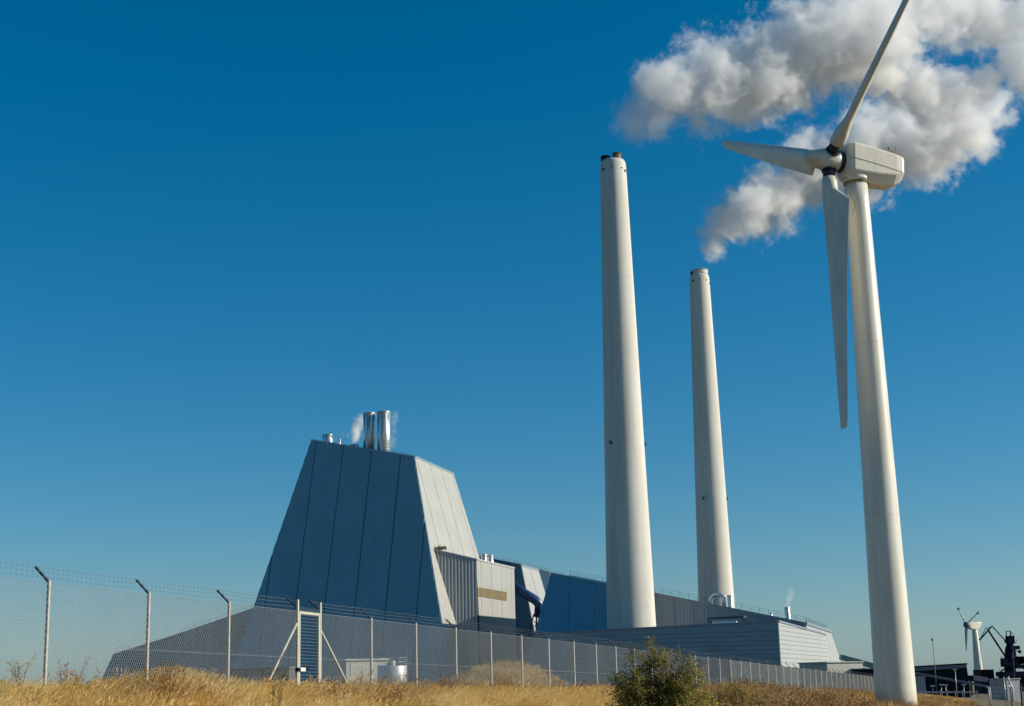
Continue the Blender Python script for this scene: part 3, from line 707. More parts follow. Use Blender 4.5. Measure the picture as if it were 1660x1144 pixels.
# ------------------------------------------------------------------ distant hall, sheds, conveyor, masts, lamps
HY = 520.0
dh = empty('dark_hall', (P(1545, 1118, HY).x, HY, -5.5), 'large dark blue-green storage hall with grey roof strip right of the big tower', 'building')
t1, t2, t3 = P(1470, 1081, HY + 20), P(1566, 1075, HY), P(1573, 1118, HY)
a_, b_ = P(1440, 1082.5, HY + 25), P(1566.5, 1075, HY); ab, bb = Vector((a_.x, a_.y, -6)), Vector((P(1573.5, 1116, HY).x, b_.y, -6))
dz = Vector((12, 50, 0))
MB().hull([a_, b_, b_ + dz, a_ + dz], [ab, bb, bb + dz, ab + dz]).build('wall', M['hall'], dh)
n_ = Vector((0, -1, 0)); MB().bar(a_ + Vector((0, -.6, -.9)), b_ + Vector((0, -.6, -.6)), .4, 1.4).build('roof_strip', M['hall_trim'], dh)
MB().bar(a_ + Vector((0, -.6, 0)), b_ + Vector((0, -.6, 0)), .6, .5).build('eaves', M['navy'], dh)
MB().bar(P(1440, 1082, HY - 12), P(1600, 1112, HY - 25), 1.2, .7).build('conveyor_strip', M['hall_trim'], dh)
g = MB()
for i in range(14):
    f_ = (i + .5) / 14; p = ab.lerp(bb, f_); q_ = a_.lerp(b_, f_); g.bar(Vector((q_.x, q_.y - .35, q_.z - 1.8)), Vector((p.x, p.y - .35, p.z)), .35)
g.build('rib', M['hall'], dh)

def shed(name, x0, y0, x1, y1, Y, depth, m, label, cat='shed', rm='roof', lip=.25, yaw=0.12):
    a_, b_ = P(x0, y0, Y), P(x1, y0, Y); g0 = min(gz(a_.x, Y), gz(b_.x, Y)) - .3; zt = (a_.z + b_.z) / 2; c = (a_ + b_) / 2
    w = abs(b_.x - a_.x); ex = Vector((math.cos(yaw), -math.sin(yaw), 0)); ey = Vector((math.sin(yaw), math.cos(yaw), 0))
    t = empty(name, (c.x, Y, g0), label, cat)
    MB().box(Vector((c.x, Y + depth / 2, (zt + g0) / 2)), (w, depth, zt - g0), ex, ey).build('wall', M[m], t)
    MB().box(Vector((c.x, Y + depth / 2, zt + .08)), (w + lip * 2, depth + lip * 2, .2), ex, ey).build('roof', M[rm], t)
    g_ = MB(); kk = max(2, int(w / 1.5))
    for i in range(1, kk):
        g_.box(c + ex * (i / kk - .5) * w + Vector((0, -.02, 0)) - Vector((0, 0, (zt - g0) / 2)), (.06, .05, zt - g0 - .2), ex, ey)
    g_.build('wall_rib', M[m], t)
    return t, c, zt
shed('grey_shed', 1484, 1096, 1505, 1118, 360, 14, 'far_concrete', 'small grey shed in front of the dark hall, touching the big turbine tower', rm='far_concrete')
t, c, zt = shed('black_silo_box', 1593, 1085, 1614, 1114, 640, 15, 'black', 'black box-shaped transfer tower left of the crane base', 'tower', rm='black')
shed('concrete_plinth', 1623, 1100, 1648, 1128, 330, 6, 'far_concrete', 'grey concrete block behind the wire gate under the crane', 'block', rm='far_concrete', yaw=-.3)
tw_, c, zt = shed('white_building', 539, 1069.5, 610, 1106, 190, 7, 'white_wall', 'low white flat building seen through the fence right of the gate', 'building', rm='white_wall', yaw=-.45)
MB().box(P(566, 1084, 189.6), (.5, .5, 1.6)).build('vent_hood', M['lampglass'], tw_)
shed('white_building', 1322, 1073, 1390, 1100, 300, 10, 'white_wall', 'low white building at the right end of the long hall', 'building', rm='white_wall', yaw=-.35)
shed('dark_shed', 1388, 1084, 1425, 1096, 300, 10, 'navy', 'low dark shed just left of the big turbine tower', rm='hall_trim')
shed('dark_plant_room', 370, 1082, 474, 1104, 330, 10, 'roof', 'low dark plant room behind the fence left of the gate', 'building', rm='clad_mid')
# tank
tc_ = P(636, 1078, 185); tg = gz(tc_.x, 185) - .2; tr = 24.5 / 2460 * 185
tk = empty('steel_tank', (tc_.x, 185, tg), 'low round shiny steel tank beside the white building behind the fence', 'tank')
MB().tube([(tc_.x, 185, tg), (tc_.x, 185, tc_.z - .1), (tc_.x, 185, tc_.z)], [tr, tr, tr * .97], 48).build('shell', M['galv'], tk)
g = MB()
for zf in (.25, .5, .75): g.tube([(tc_.x, 185, tg + (tc_.z - tg) * zf - .03), (tc_.x, 185, tg + (tc_.z - tg) * zf + .03)], tr + .03, 48)
g.build('hoop', M['galv'], tk)
railing(tk, [(tc_.x + tr * .95 * math.cos(a), 185 + tr * .95 * math.sin(a), tc_.z) for a in [i * math.pi / 6 for i in range(13)]], .9, .9, M['galv'], w=.04)
MB().tube([(tc_.x + .1, 185, tc_.z - .1), (tc_.x + .1, 185, tc_.z + .6)], .25, 16).build('hatch', M['lampglass'], tk)
MB().bar((tc_.x + tr, 184, tg), (tc_.x + tr, 184, tc_.z + 1.5), .07).build('ladder', M['galv'], tk)
# sloping green conveyor
c0, c1 = P(1362, 1064, 380), P(1428, 1082, 380); c2 = P(1400, 1074, 380)
gc = empty('green_conveyor', tuple(dn(c2, -5)), 'sloping green conveyor bridge descending towards the big turbine tower', 'conveyor')
MB().bar(c0, c1, 2.0, 1.2).build('gallery', M['green_belt'], gc); MB().bar(c0 - up * 1.3, c1 - up * 1.3, 1.6, .25).build('truss', M['dark_steel'], gc)
g = MB()
for f_ in (.1, .5, .9): p = c0.lerp(c1, f_); g.bar(p - up, dn(p, -5.5), .4)
g.build('support', M['dark_steel'], gc)
bc0, bc1 = P(1573, 1098, 600), P(1596, 1101, 620)
bc = empty('belt_bridge', tuple(dn(bc0, -5)), 'dark belt bridge between the dark hall and the black transfer tower', 'conveyor')
MB().bar(bc0, bc1, 2.5, 2.0).build('gallery', M['navy'], bc); MB().bar(P(1613, 1103, 635), P(1625, 1105, 660), 2.0, 2.4).build('gallery', M['navy'], bc)
g = MB()
for p in (bc0, bc1): g.bar(p, dn(p, -5.5), .6)
g.build('support', M['navy'], bc)

def mast(px, y0, y1, Y, w, label, cat, head, group=None, m='teal'):
    b_ = P(px, y1, Y); t_ = P(px, y0, Y); x = P(px, (y0 + y1) / 2, Y).x; g0 = gz(x, Y)
    k = Y / 2460
    o = empty('light_mast' if cat == 'mast' else 'street_lamp', (x, Y, g0 - .1), label, cat, group)
    MB().tube([(x, Y, g0 - .1), (x, Y, t_.z)], [w * .6 * k, w * .35 * k], 8).build('pole', M[m], o)
    if head == 'crown':
        MB().tube([(x, Y, t_.z - .8), (x, Y, t_.z)], [1.2 * k, 3 * k], 10).build('lamp_head', M['louvre'], o)
    elif head == 'double':
        MB().box((x, Y, t_.z), (4.6 * k, .3, .5 * k)).build('arm', M[m], o)
        for s_ in (-1, 1): MB().box((x + s_ * 2.2 * k, Y, t_.z + .0), (2.0 * k, .5, 1.2 * k)).build('lamp_head', M['lampglass'], o, bevel=.05)
    elif head == 'wide':
        MB().box((x, Y, t_.z), (6.5 * k, .4, .9 * k)).build('lamp_head', M['lampglass'], o)
    return o
mast(1515, 1034, 1118, 500, 1.4, 'tall thin floodlight mast with orange-topped head in front of the dark hall', 'mast', 'crown')
mast(1588, 1041, 1116, 760, .6, 'hair-thin mast just right of the distant turbine tower', 'mast', None)
mast(1549.5, 1084, 1118, 420, 1.0, 'single tall street lamp with wide flat head in front of the dark hall', 'street lamp', 'wide', m='galv')
for i, (px, y) in enumerate(((1526, 1109), (1533.5, 1109.5), (1562.5, 1109), (1512, 1111))):
    mast(px, y, 1120, 260, .8, ['low twin lamp between the tall mast and the single street lamp, left one', 'low twin lamp between the tall mast and the single street lamp, right one', 'low twin lamp right of the single tall street lamp', 'low twin lamp in front of the grey shed'][i], 'street lamp', 'double', 'low twin-headed lamps', m='galv')
hb = MB(); gp = [P(x, 1117.5, 250) for x in range(1488, 1590, 6)]
for a_, b_ in zip(gp[:-1], gp[1:]):
    hb.bar(a_ - Vector((0, 0, .35)), b_ - Vector((0, 0, .35)), .07, .22)
for p in gp[::2]: hb.bar(Vector((p.x, p.y, gz(p.x, p.y) - .1)), p, .12)
tag(hb.build('guard_rail', M['far_concrete']), 'low metal guard rail along the yard in front of the dark hall', 'guard rail')

# ------------------------------------------------------------------ chain-link fence
def fence_pt(px):
    """plan point on the fence line seen at column px (at the fence base)"""
    d = ray(px, 1112); t = ((F0 - O).dot(FN)) / d.dot(FN); p = O + d * t; return (Vector((p.x, p.y, 0)) - Vector((F0.x, F0.y, 0))).dot(FD)
def fbase(a): 
    p = F0 + FD * a; return Vector((p.x, p.y, F_TOP0 - 2.6 + F_SL * a))
def ftop(a): b_ = fbase(a); b_.z += 2.6; return b_
px_list = [72, 237, 369, 481, 518, 602, 675, 740, 797, 847, 891, 932, 968, 1000]
al = [fence_pt(x - .0) for x in px_list]
stepA = (al[-1] - al[5]) / 8
al = [al[0] - stepA * 2, al[0] - stepA] + al
gate_i = (5, 6)
while al[-1] < fence_pt(1436): al.append(al[-1] + stepA)
fence = empty('chain_link_fence', tuple(fbase(al[0])), 'long galvanised chain-link fence with slanted barbed wire arms crossing the whole field', 'fence')
zdir = Vector((0, 0, 1)); fslope = (FD + Vector((0, 0, F_SL))).normalized()
arm_dir = (-FN * .75 + Vector((0, 0, .70))).normalized()
def unit_post():
    m_ = MB(); m_.tube([(0, 0, -.3), (0, 0, 2.6)], .038, 10); return m_
pm = unit_post(); pme = bpy.data.meshes.new('post'); pme.from_pydata(pm.v, [], pm.f); pme.polygons.foreach_set('use_smooth', pm.sm); pme.materials.append(M['post'])
am = MB().bar((0, 0, 2.56), Vector((0, 0, 2.56)) + arm_dir * .46, .042, .042).bar(Vector((.005, 0, 2.5)), Vector((.005, 0, 2.56)) + arm_dir * .1, .03)
ame = bpy.data.meshes.new('arm'); ame.from_pydata(am.v, [], am.f); ame.materials.append(M['dark_steel'])
def link_mesh(sp_, H, L, pitch=.062, th=.0033, name='wire_mesh'):
    """two families of diagonal wires, each bent over the next: real thin prisms"""
    m_ = MB(); kk = math.tan(R(58))
    def seg(x0, z0, x1, z1, y):
        a_, b_ = Vector((x0, y, z0)), Vector((x1, y, z1)); d = (b_ - a_).normalized(); n1 = Vector((0, 1, 0)); n2 = d.cross(n1)
        r_ = th; vs2 = []
        for p in (a_, b_):
            for q in (n1 * r_, n2 * r_ * .87 - n1 * r_ * .5, -n2 * r_ * .87 - n1 * r_ * .5): vs2.append(p + q)
        m_.add(vs2, [(0, 1, 4, 3), (1, 2, 5, 4), (2, 0, 3, 5)])
    x = -H / kk
    while x < L:
        x0, z0, x1, z1 = x, 0, x + H / kk, H
        if x0 < 0: z0 = -x0 * kk; x0 = 0
        if x1 > L: z1 = H - (x1 - L) * kk; x1 = L
        if z1 > z0: seg(x0, z0, x1, z1, .003); seg(L - x0, z0, L - x1, z1, -.003)
        x += pitch
    me_ = bpy.data.meshes.new(name); me_.from_pydata(m_.v, [], m_.f); me_.materials.append(M['wire']); return me_
mesh_cache = {}
locF = Vector(fence.location)
for i, a_ in enumerate(al):
    b_ = fbase(a_)
    if i not in gate_i:
        o = bpy.data.objects.new('post', pme); col.objects.link(o); o.parent = fence; o.location = b_ - locF
        o2 = bpy.data.objects.new('arm', ame); col.objects.link(o2); o2.parent = o
    else:
        o = MB().box(b_ + Vector((0, 0, 1.3)), (.075, .075, 3.1), FD, FN, zdir).build('end_post', M['gatepaint'], fence, bevel=.006)
        o2 = MB().bar(b_ + Vector((0, 0, 2.62)), b_ + Vector((0, 0, 2.62)) + arm_dir * .46, .04).build('arm', M['dark_steel'], o)
    if i + 1 < len(al) and i != gate_i[0]:
        L = (al[i + 1] - a_); far = i > 22
        key = round(L, 1)
        if (key, far) not in mesh_cache: mesh_cache[(key, far)] = link_mesh(None, 2.5, 1.0 * L, .078 if not far else .12, .0034 if not far else .0085)
        o = bpy.data.objects.new('wire_mesh', mesh_cache[(key, far)]); col.objects.link(o); o.parent = fence
        o.location = b_ - locF + Vector((0, 0, .05))
        ang = math.atan2(FD.y, FD.x)
        o.rotation_euler = Matrix((( fslope.x, -FN.x, 0), (fslope.y, -FN.y, 0), (fslope.z, 0, 1))).to_euler()
def run(name, off, th, m='wire', spans=((0, gate_i[0]), (gate_i[1], len(al) - 1)), barbs=False, sag=0):
    mb = MB()
    for (i0, i1) in spans:
        for i in range(i0, i1):
            a_, b_ = fbase(al[i]) + off, fbase(al[i + 1]) + off
            mid = (a_ + b_) / 2 - Vector((0, 0, sag)); pth = [a_, mid, b_]
            mb.tube(pth, th, 4, caps=False, smooth=False)
            if barbs and i < 9:
                L = (b_ - a_).length; k = int(L / .16)
                for j in range(k):
                    f_ = (j + .5) / k; p = (a_.lerp(mid, f_ * 2) if f_ < .5 else mid.lerp(b_, f_ * 2 - 1))
                    mb.bar(p - Vector((.0, .014, .022)), p + Vector((0, .014, .022)), .005); mb.bar(p + Vector((-.02, .0, .01)), p + Vector((.02, 0, -.01)), .008)
    return mb.build(name, M[m], fence)
for k in (.12, .29, .44):
    run('barbed_wire', Vector((0, 0, 2.58)) + arm_dir * k, .0022, 'wire', barbs=True, sag=.015)
for h_, th in ((2.55, .005), (1.35, .004), (.12, .004)):
    run('tension_wire', Vector((0, 0, h_)), th, 'wire')
# braces beside the gate
ga, gb = al[gate_i[0]], al[gate_i[1]]
p1 = fbase(ga) + Vector((0, 0, 2.25)); q1 = fbase(fence_pt(420)); q1.z += 0.25
p2 = fbase(gb) + Vector((0, 0, 2.15)); q2 = fbase(fence_pt(578)); q2.z += .2
MB().tube([p1, q1 - (p1 - q1) * .08], .03, 10).build('brace', M['gatepaint'], fence)
MB().tube([p2, q2 - (p2 - q2) * .08], .03, 10).build('brace', M['gatepaint'], fence)
# dark cabinet behind the far fence
pc1 = fbase(fence_pt(1158)) - FN * .6
cab = MB().box(pc1 + Vector((0, 0, 1.15)), (3.0, .5, 2.75), FD, FN).build('cabinet', M['navy'], bevel=.02)
tag(cab, 'tall dark panel standing at the far fence right of the green bush', 'panel')

# ---- gate
gate = empty('gate', tuple(fbase(ga)), 'narrow galvanised pedestrian gate with level bars, spikes and a lock in the fence', 'gate')
go, gx = ga + .10, gb - .08; z0, z1 = .05, 2.55
B0, B1 = fbase(go), fbase(gx)
g = MB()
for B in (B0, B1): g.bar(B + Vector((0, 0, z0)), B + Vector((0, 0, z1)), .07, .06, up=FN)
g.build('frame', M['gatepaint'], gate, bevel=.005)
MB().bar(B0 + Vector((0, 0, z1 - .03)), B1 + Vector((0, 0, z1 - .03)), .06, .07).build('top_rail', M['gatepaint'], gate)
MB().bar(B0 + Vector((0, 0, z0 + .03)), B1 + Vector((0, 0, z0 + .03)), .06, .07).build('bottom_rail', M['gatepaint'], gate)
for i in range(1, 29):
    zz_ = z0 + (z1 - z0) * i / 29
    MB().bar(B0 + Vector((0, 0, zz_)), B1 + Vector((0, 0, zz_)), .005).build('bar', M['wire'], gate)
for i in range(1, 9):
    p = B0.lerp(B1, i / 9); MB().bar(p + FN * .006 + Vector((0, 0, z0)), p + FN * .006 + Vector((0, 0, z1)), .005).build('upright', M['wire'], gate)
for i in range(0, 12):
    p = B0.lerp(B1, (i + .5) / 12); MB().tube([p + Vector((0, 0, z1)), p + Vector((0, 0, z1 + .13))], [.007, .002], 5).build('spike', M['wire'], gate)
lk = B0 + Vector((0, 0, 1.05)) + FN * .06
MB().box(lk + FD * .09, (.28, .07, .10), FD, FN).build('lock_case', M['lampglass'], gate, bevel=.01)
MB().box(lk + FD * .34 + Vector((0, 0, .04)), (.20, .05, .09), FD, FN).box(lk - FD * .14, (.12, .09, .09), FD, FN).build('handle', M['black'], gate, bevel=.01)

# ---- wire gate at the right end of the road
def wpost(px, y0, y1, Y, w, m, par, name='post', lean=0):
    a_ = P(px, y1, Y); b_ = P(px, y0, Y); b_.x = a_.x + lean; a_.z = gz(a_.x, Y) - .1
    return MB().tube([a_, b_], w, 8).build(name, M[m], par)
GY = 172
rg = empty('wire_gate', tuple(P(1605, 1138, GY)), 'low wire mesh gate with pale posts closing the road at the far right', 'gate')
for px in (1604.5, 1641.5): wpost(px, 1112, 1138, GY, .09, 'gatepaint', rg)
wpost(1607, 1113, 1138, GY + .5, .07, 'gatepaint', rg); wpost(1631, 1096, 1138, GY, .05, 'galv', rg); wpost(1639, 1095, 1138, GY, .06, 'galv', rg)
wpost(1657.5, 1110, 1144, GY - 10, .10, 'post_dark', rg); wpost(1680, 1110, 1144, GY - 10, .10, 'post_dark', rg)
a_, b_ = P(1604, 1114, GY), P(1690, 1114, GY); g = MB()
for z_ in (0, -.45, -.9, -1.35): g.bar(a_ + Vector((0, 0, z_)), b_ + Vector((0, 0, z_)), .03)
g.build('rail', M['galv'], rg)
lm = link_mesh(None, 1.5, (b_ - a_).length, .16, .006); o = link('wire_mesh', lm, rg); o.location = Vector(a_) - Vector(rg.location) + Vector((0, 0, -1.6))
dpo = MB().tube([P(1633, 1097, GY - 1), P(1642, 1116, GY - 1), P(1643, 1138, GY - 1)], .11, 8).build('leaning_pole', M['lampglass'])
tag(dpo, 'pale bent pole leaning over the wire gate at the far right', 'pole')
shr = []

# ------------------------------------------------------------------ grass: real blades, clumps placed on the ground
def clump_mesh(name, mat_, n, h, spread, w, lean, seeds=.3, rs=0, forks=False, bend=.35):
    r_ = random.Random(rs); m_ = MB()
    for i in range(n):
        a = r_.uniform(0, 6.28); d = spread * math.sqrt(r_.random()); x, y = d * math.cos(a), d * math.sin(a)
        hh_ = h * r_.uniform(.5, 1.08); la = r_.uniform(0, 6.28); ll = lean * r_.uniform(.1, 1)
        dx, dy = ll * math.cos(la) + .20, ll * math.sin(la)
        wa = r_.uniform(0, 3.14); wx, wy = math.cos(wa) * w, math.sin(wa) * w
        pts = []
        for k, f_ in enumerate((0, .4, .75, 1.0)):
            c = f_ + bend * f_ * f_ * f_
            pts.append(Vector((x + dx * hh_ * f_ * c, y + dy * hh_ * f_ * c, hh_ * (f_ - .18 * bend * f_ ** 3 * 2))))
        ww = (1, .85, .55, .05); vs2 = []
        for p, q in zip(pts, ww): vs2 += [p - Vector((wx, wy, 0)) * q, p + Vector((wx, wy, 0)) * q]
        m_.add(vs2, [(0, 1, 3, 2), (2, 3, 5, 4), (4, 5, 7, 6)])
        if r_.random() < seeds:
            t_ = pts[-1]; d_ = (pts[-1] - pts[-2]).normalized(); s_ = d_.cross(Vector((wx, wy, .001))).normalized() * w * 2.6
            s2 = Vector((wx, wy, 0)).normalized() * w * 2.6; L_ = h * .16
            m_.add([t_ - d_ * L_ * .5, t_ + s_, t_ + d_ * L_, t_ - s_], [(0, 1, 2, 3)]); m_.add([t_ - d_ * L_ * .5, t_ + s2, t_ + d_ * L_, t_ - s2], [(0, 1, 2, 3)])
        if forks:
            for j in range(4):
                f_ = r_.uniform(.35, .95); p = pts[1].lerp(pts[-1], f_); q = p + Vector((r_.uniform(-1, 1), r_.uniform(-1, 1), r_.uniform(.4, 1.2))) * h * .13
                m_.add([p, p + Vector((w * .8, 0, 0)), q], [(0, 1, 2)])
                s_ = w * 2.2; m_.add([q - Vector((s_, 0, s_)), q + Vector((s_, 0, -s_)), q + Vector((s_ * .6, 0, s_)), q + Vector((-s_ * .6, .0, s_))], [(0, 1, 2, 3)])
    me_ = bpy.data.meshes.new(name); me_.from_pydata(m_.v, [], m_.f); me_.materials.append(mat_); return me_
def scatter(name, meshes, pts, scl, label=None, seed=1):
    """instances of the clump meshes on a point cloud through geometry nodes: one object"""
    c = bpy.data.collections.new(name + '_clumps')
    for i, me_ in enumerate(meshes): c.objects.link(bpy.data.objects.new(f'{name}_clump', me_))
    me_ = bpy.data.meshes.new(name); me_.from_pydata([tuple(p) for p in pts], [], [])
    at = me_.attributes.new('scl', 'FLOAT', 'POINT'); at.data.foreach_set('value', np.asarray(scl, dtype=np.float32))
    o = link(name, me_); tag(o, label, None, None, 'stuff')
    ng = bpy.data.node_groups.new(name, 'GeometryNodeTree')
    ng.interface.new_socket('Geometry', in_out='INPUT', socket_type='NodeSocketGeometry'); ng.interface.new_socket('Geometry', in_out='OUTPUT', socket_type='NodeSocketGeometry')
    N = ng.nodes; L = ng.links
    gi = N.new('NodeGroupInput'); gout = N.new('NodeGroupOutput'); ip = N.new('GeometryNodeInstanceOnPoints')
    ci = N.new('GeometryNodeCollectionInfo'); ci.inputs['Collection'].default_value = c; ci.inputs['Separate Children'].default_value = True; ci.inputs['Reset Children'].default_value = True
    L.new(gi.outputs[0], ip.inputs['Points']); L.new(ci.outputs[0], ip.inputs['Instance']); ip.inputs['Pick Instance'].default_value = True
    ri = N.new('FunctionNodeRandomValue'); ri.data_type = 'INT'; ri.inputs[4].default_value = 0; ri.inputs[5].default_value = len(meshes) - 1; ri.inputs['Seed'].default_value = seed
    L.new(ri.outputs[2], ip.inputs['Instance Index'])
    rz = N.new('FunctionNodeRandomValue'); rz.data_type = 'FLOAT_VECTOR'; rz.inputs[0].default_value = (-.08, -.08, -.7); rz.inputs[1].default_value = (.08, .08, .7); rz.inputs['Seed'].default_value = seed + 3
    L.new(rz.outputs[0], ip.inputs['Rotation'])
    na = N.new('GeometryNodeInputNamedAttribute'); na.data_type = 'FLOAT'; na.inputs[0].default_value = 'scl'
    L.new(na.outputs[0], ip.inputs['Scale']); L.new(ip.outputs[0], gout.inputs[0])
    md = o.modifiers.new('scatter', 'NODES'); md.node_group = ng
    return o
rng = np.random.default_rng(5)
def uxy(px, Y): return (px - 760 - 9) / 2460 * Y
def pts_in(px0, px1, Y0, Y1, dens, fn=None):
    """random ground points seen between two columns, density per square metre"""
    u0, u1 = (px0 - 769) / 2460, (px1 - 769) / 2460
    area = (u1 - u0) * (Y1 ** 2 - Y0 ** 2) / 2; n = int(area * dens)
    Y = np.sqrt(rng.uniform(Y0 ** 2, Y1 ** 2, n)); X = Y * rng.uniform(u0, u1, n)
    if fn is not None: k = fn(X, Y); X, Y = X[k], Y[k]
    return X, Y
def on_ground(X, Y, dz=-.03): return np.stack([X, Y, ground(X, Y) + dz], 1)
G_near = [clump_mesh('grass', M['grass'], 46, .60, .16, .0032, .35, .35, rs=i) for i in range(6)]
G_far = [clump_mesh('grass_far', M['grass'], 44, .66, .42, .010, .4, .4, rs=20 + i) for i in range(5)]
def lowf(X, Y): return .5 + .5 * np.sin(X * .7 + 1.3 * np.sin(Y * .4)) * np.sin(Y * .5 + np.sin(X * .9))
sets, scs = [], []
X, Y = pts_in(-90, 1330, 9, 33, 16); sets.append(on_ground(X, Y)); scs.append(rng.uniform(.62, 1.0, len(X)) * (.82 + .3 * lowf(X, Y)))
X, Y = pts_in(-60, 1300, 33, 52, 8); sets.append(on_ground(X, Y)); scs.append(rng.uniform(.7, 1.05, len(X)) * (.85 + .25 * lowf(X, Y)))
scatter('dry_grass', G_near, np.concatenate(sets), np.concatenate(scs), seed=3)
X, Y = pts_in(-60, 1570, 50, 175, 1.15); scatter('far_dry_grass', G_far, on_ground(X, Y), rng.uniform(.7, 1.15, len(X)), seed=8)
# grass and reeds over the mounds behind the fence
Mo = [clump_mesh('mound_grass', M['mound'], 60, .75, .35, .007, .35, .5, rs=60 + i) for i in range(4)]
sets = []
for mx, my, r1, r2, h in MOUNDS[:8]:
    n = int(r1 * r2 * 16); X = mx + rng.normal(0, .75, n) * r1; Y = my + rng.normal(0, .6, n) * r2; sets.append(on_ground(X, Y))
pts_ = np.concatenate(sets); scatter('mound_grass', Mo, pts_, rng.uniform(.6, 1.1, len(pts_)), seed=11)
# brown brush on the right and in patches
Br = [clump_mesh('brown_brush', M['brush'], 42, .85, .30, .0045, .45, .3, rs=80 + i, forks=True, bend=.1) for i in range(5)]
sets, scs = [], []
X, Y = pts_in(1130, 1500, 24, 60, 6.5); sets.append(on_ground(X, Y)); u = (X / Y * 2460 + 769)
tall = .95 + .35 * sstep(u, 1120, 1200) * (1 - sstep(u, 1330, 1430)); scs.append(tall * rng.uniform(.55, 1.1, len(X)))
X, Y = pts_in(1330, 1575, 60, 110, 2.2); sets.append(on_ground(X, Y)); scs.append(rng.uniform(.5, 1.0, len(X)))
X, Y = pts_in(1440, 1560, 30, 60, 3); sets.append(on_ground(X, Y)); scs.append(rng.uniform(.4, .8, len(X)))
for px, Y0, w_, n in ((470, 45, 1.2, 26), (640, 52, 1.2, 26), (720, 50, 1.6, 50), (300, 40, 1.0, 20), (560, 30, 1.0, 16), (900, 62, 2, 30), (1040, 62, 3, 40), (240, 24, .6, 10), (100, 33, .8, 10)):
    x0 = uxy(px, Y0); X = x0 + rng.normal(0, w_, n); Y = Y0 + rng.normal(0, w_ * 1.5, n); sets.append(on_ground(X, Y)); scs.append(rng.uniform(.6, 1.05, n))
scatter('brown_brush', Br, np.concatenate(sets), np.concatenate(scs), seed=17)
Gg = [clump_mesh('green_grass', M['green'], 60, .22, .4, .006, .5, .05, rs=120 + i) for i in range(3)]
gs = []
for (px, Y0, n) in ((880, 15, 26), (960, 17, 26), (820, 13, 16), (340, 14, 14), (180, 16, 10), (1010, 22, 14)):
    x0 = uxy(px, Y0); gs.append(on_ground(x0 + rng.normal(0, .35, n), Y0 + rng.normal(0, .8, n), .12))
gs = np.concatenate(gs); scatter('green_tufts', Gg, gs, rng.uniform(1.6, 2.6, len(gs)), seed=29)
X, Y = pts_in(1540, 1612, 60, 165, 3, lambda X, Y: X / Y < EDGE_L - .002 + .0 * Y); scatter('green_grass', Gg, on_ground(X, Y, 0), rng.uniform(.5, 1.0, len(X)), seed=23)

# ------------------------------------------------------------------ tall single weeds and the bush
def weed(px, Y, h, label, umbel=True, seed=0, mt='brush', group='tall dead weeds in the dry grass', n=5):
    r_ = random.Random(seed); x = uxy(px, Y); z = gz(x, Y); b_ = Vector((x, Y, z - .05))
    t = empty('tall_weed', tuple(b_), label, 'weed', group); st = MB(); hd = MB()
    for i in range(n):
        hh_ = h * r_.uniform(.55, 1); top = b_ + Vector((r_.uniform(-.25, .3) * hh_, r_.uniform(-.2, .2) * hh_, hh_))
        mid = b_.lerp(top, .5) + Vector((r_.uniform(-.04, .04), 0, 0)); st.tube([b_, mid, top], [.006, .005, .003], 5)
        for j in range(6):
            f_ = r_.uniform(.4, 1); p = b_.lerp(mid, f_ * 2) if f_ < .5 else mid.lerp(top, f_ * 2 - 1)
            q = p + Vector((r_.uniform(-1, 1) * .14, r_.uniform(-1, 1) * .1, r_.uniform(.05, .18))); st.tube([p, q], [.003, .002], 4)
            for k in range(5 if umbel else 9):
                c = q + Vector((r_.uniform(-.03, .03), r_.uniform(-.03, .03), r_.uniform(-.02, .03))); s_ = r_.uniform(.007, .014)
                hd.add([c + Vector((s_, 0, 0)), c + Vector((0, s_, s_)), c + Vector((-s_, 0, 0)), c + Vector((0, -s_, -s_))], [(0, 1, 2, 3)])
    st.build('stem', M['twig'], t); hd.build('seed_head', M[mt], t, kind='stuff')
wl = [(30, 27, .95, 'dark branching weed left of the leftmost visible fence post'), (98, 27, .85, 'small dead weed just right of the leftmost fence post'),
      (118, 26, .9, 'spiky dead weed between the first two fence posts'), (17, 29, 1.0, 'thin weed at the left edge of the picture'),
      (238 + 195, 37, 1.45, 'brown leafy weed entangled with the left gate brace'), (441, 24, 1.05, 'slim bare weed in front of the left gate brace'),
      (655, 41, 1.0, 'dead weed in front of the round steel tank'), (722, 44, 1.25, 'reddish dead weed clump left of the grass mound'), (735, 46, 1.1, 'reddish dead weed behind its taller neighbour'),
      (1236, 50, 1.3, 'bare weed left of the big tower, in the brown brush'), (1290, 52, 1.35, 'tall bare weed midway between the bush and the big tower'), (1330, 54, 1.2, 'spreading bare weed in the brown brush near the tower')]
for i, (px, Y, h, lab) in enumerate(wl): weed(px, Y, h, lab, seed=i, mt='leafy_brown' if 400 < px < 500 else 'brush', n=6 if h > 1.2 else 4)

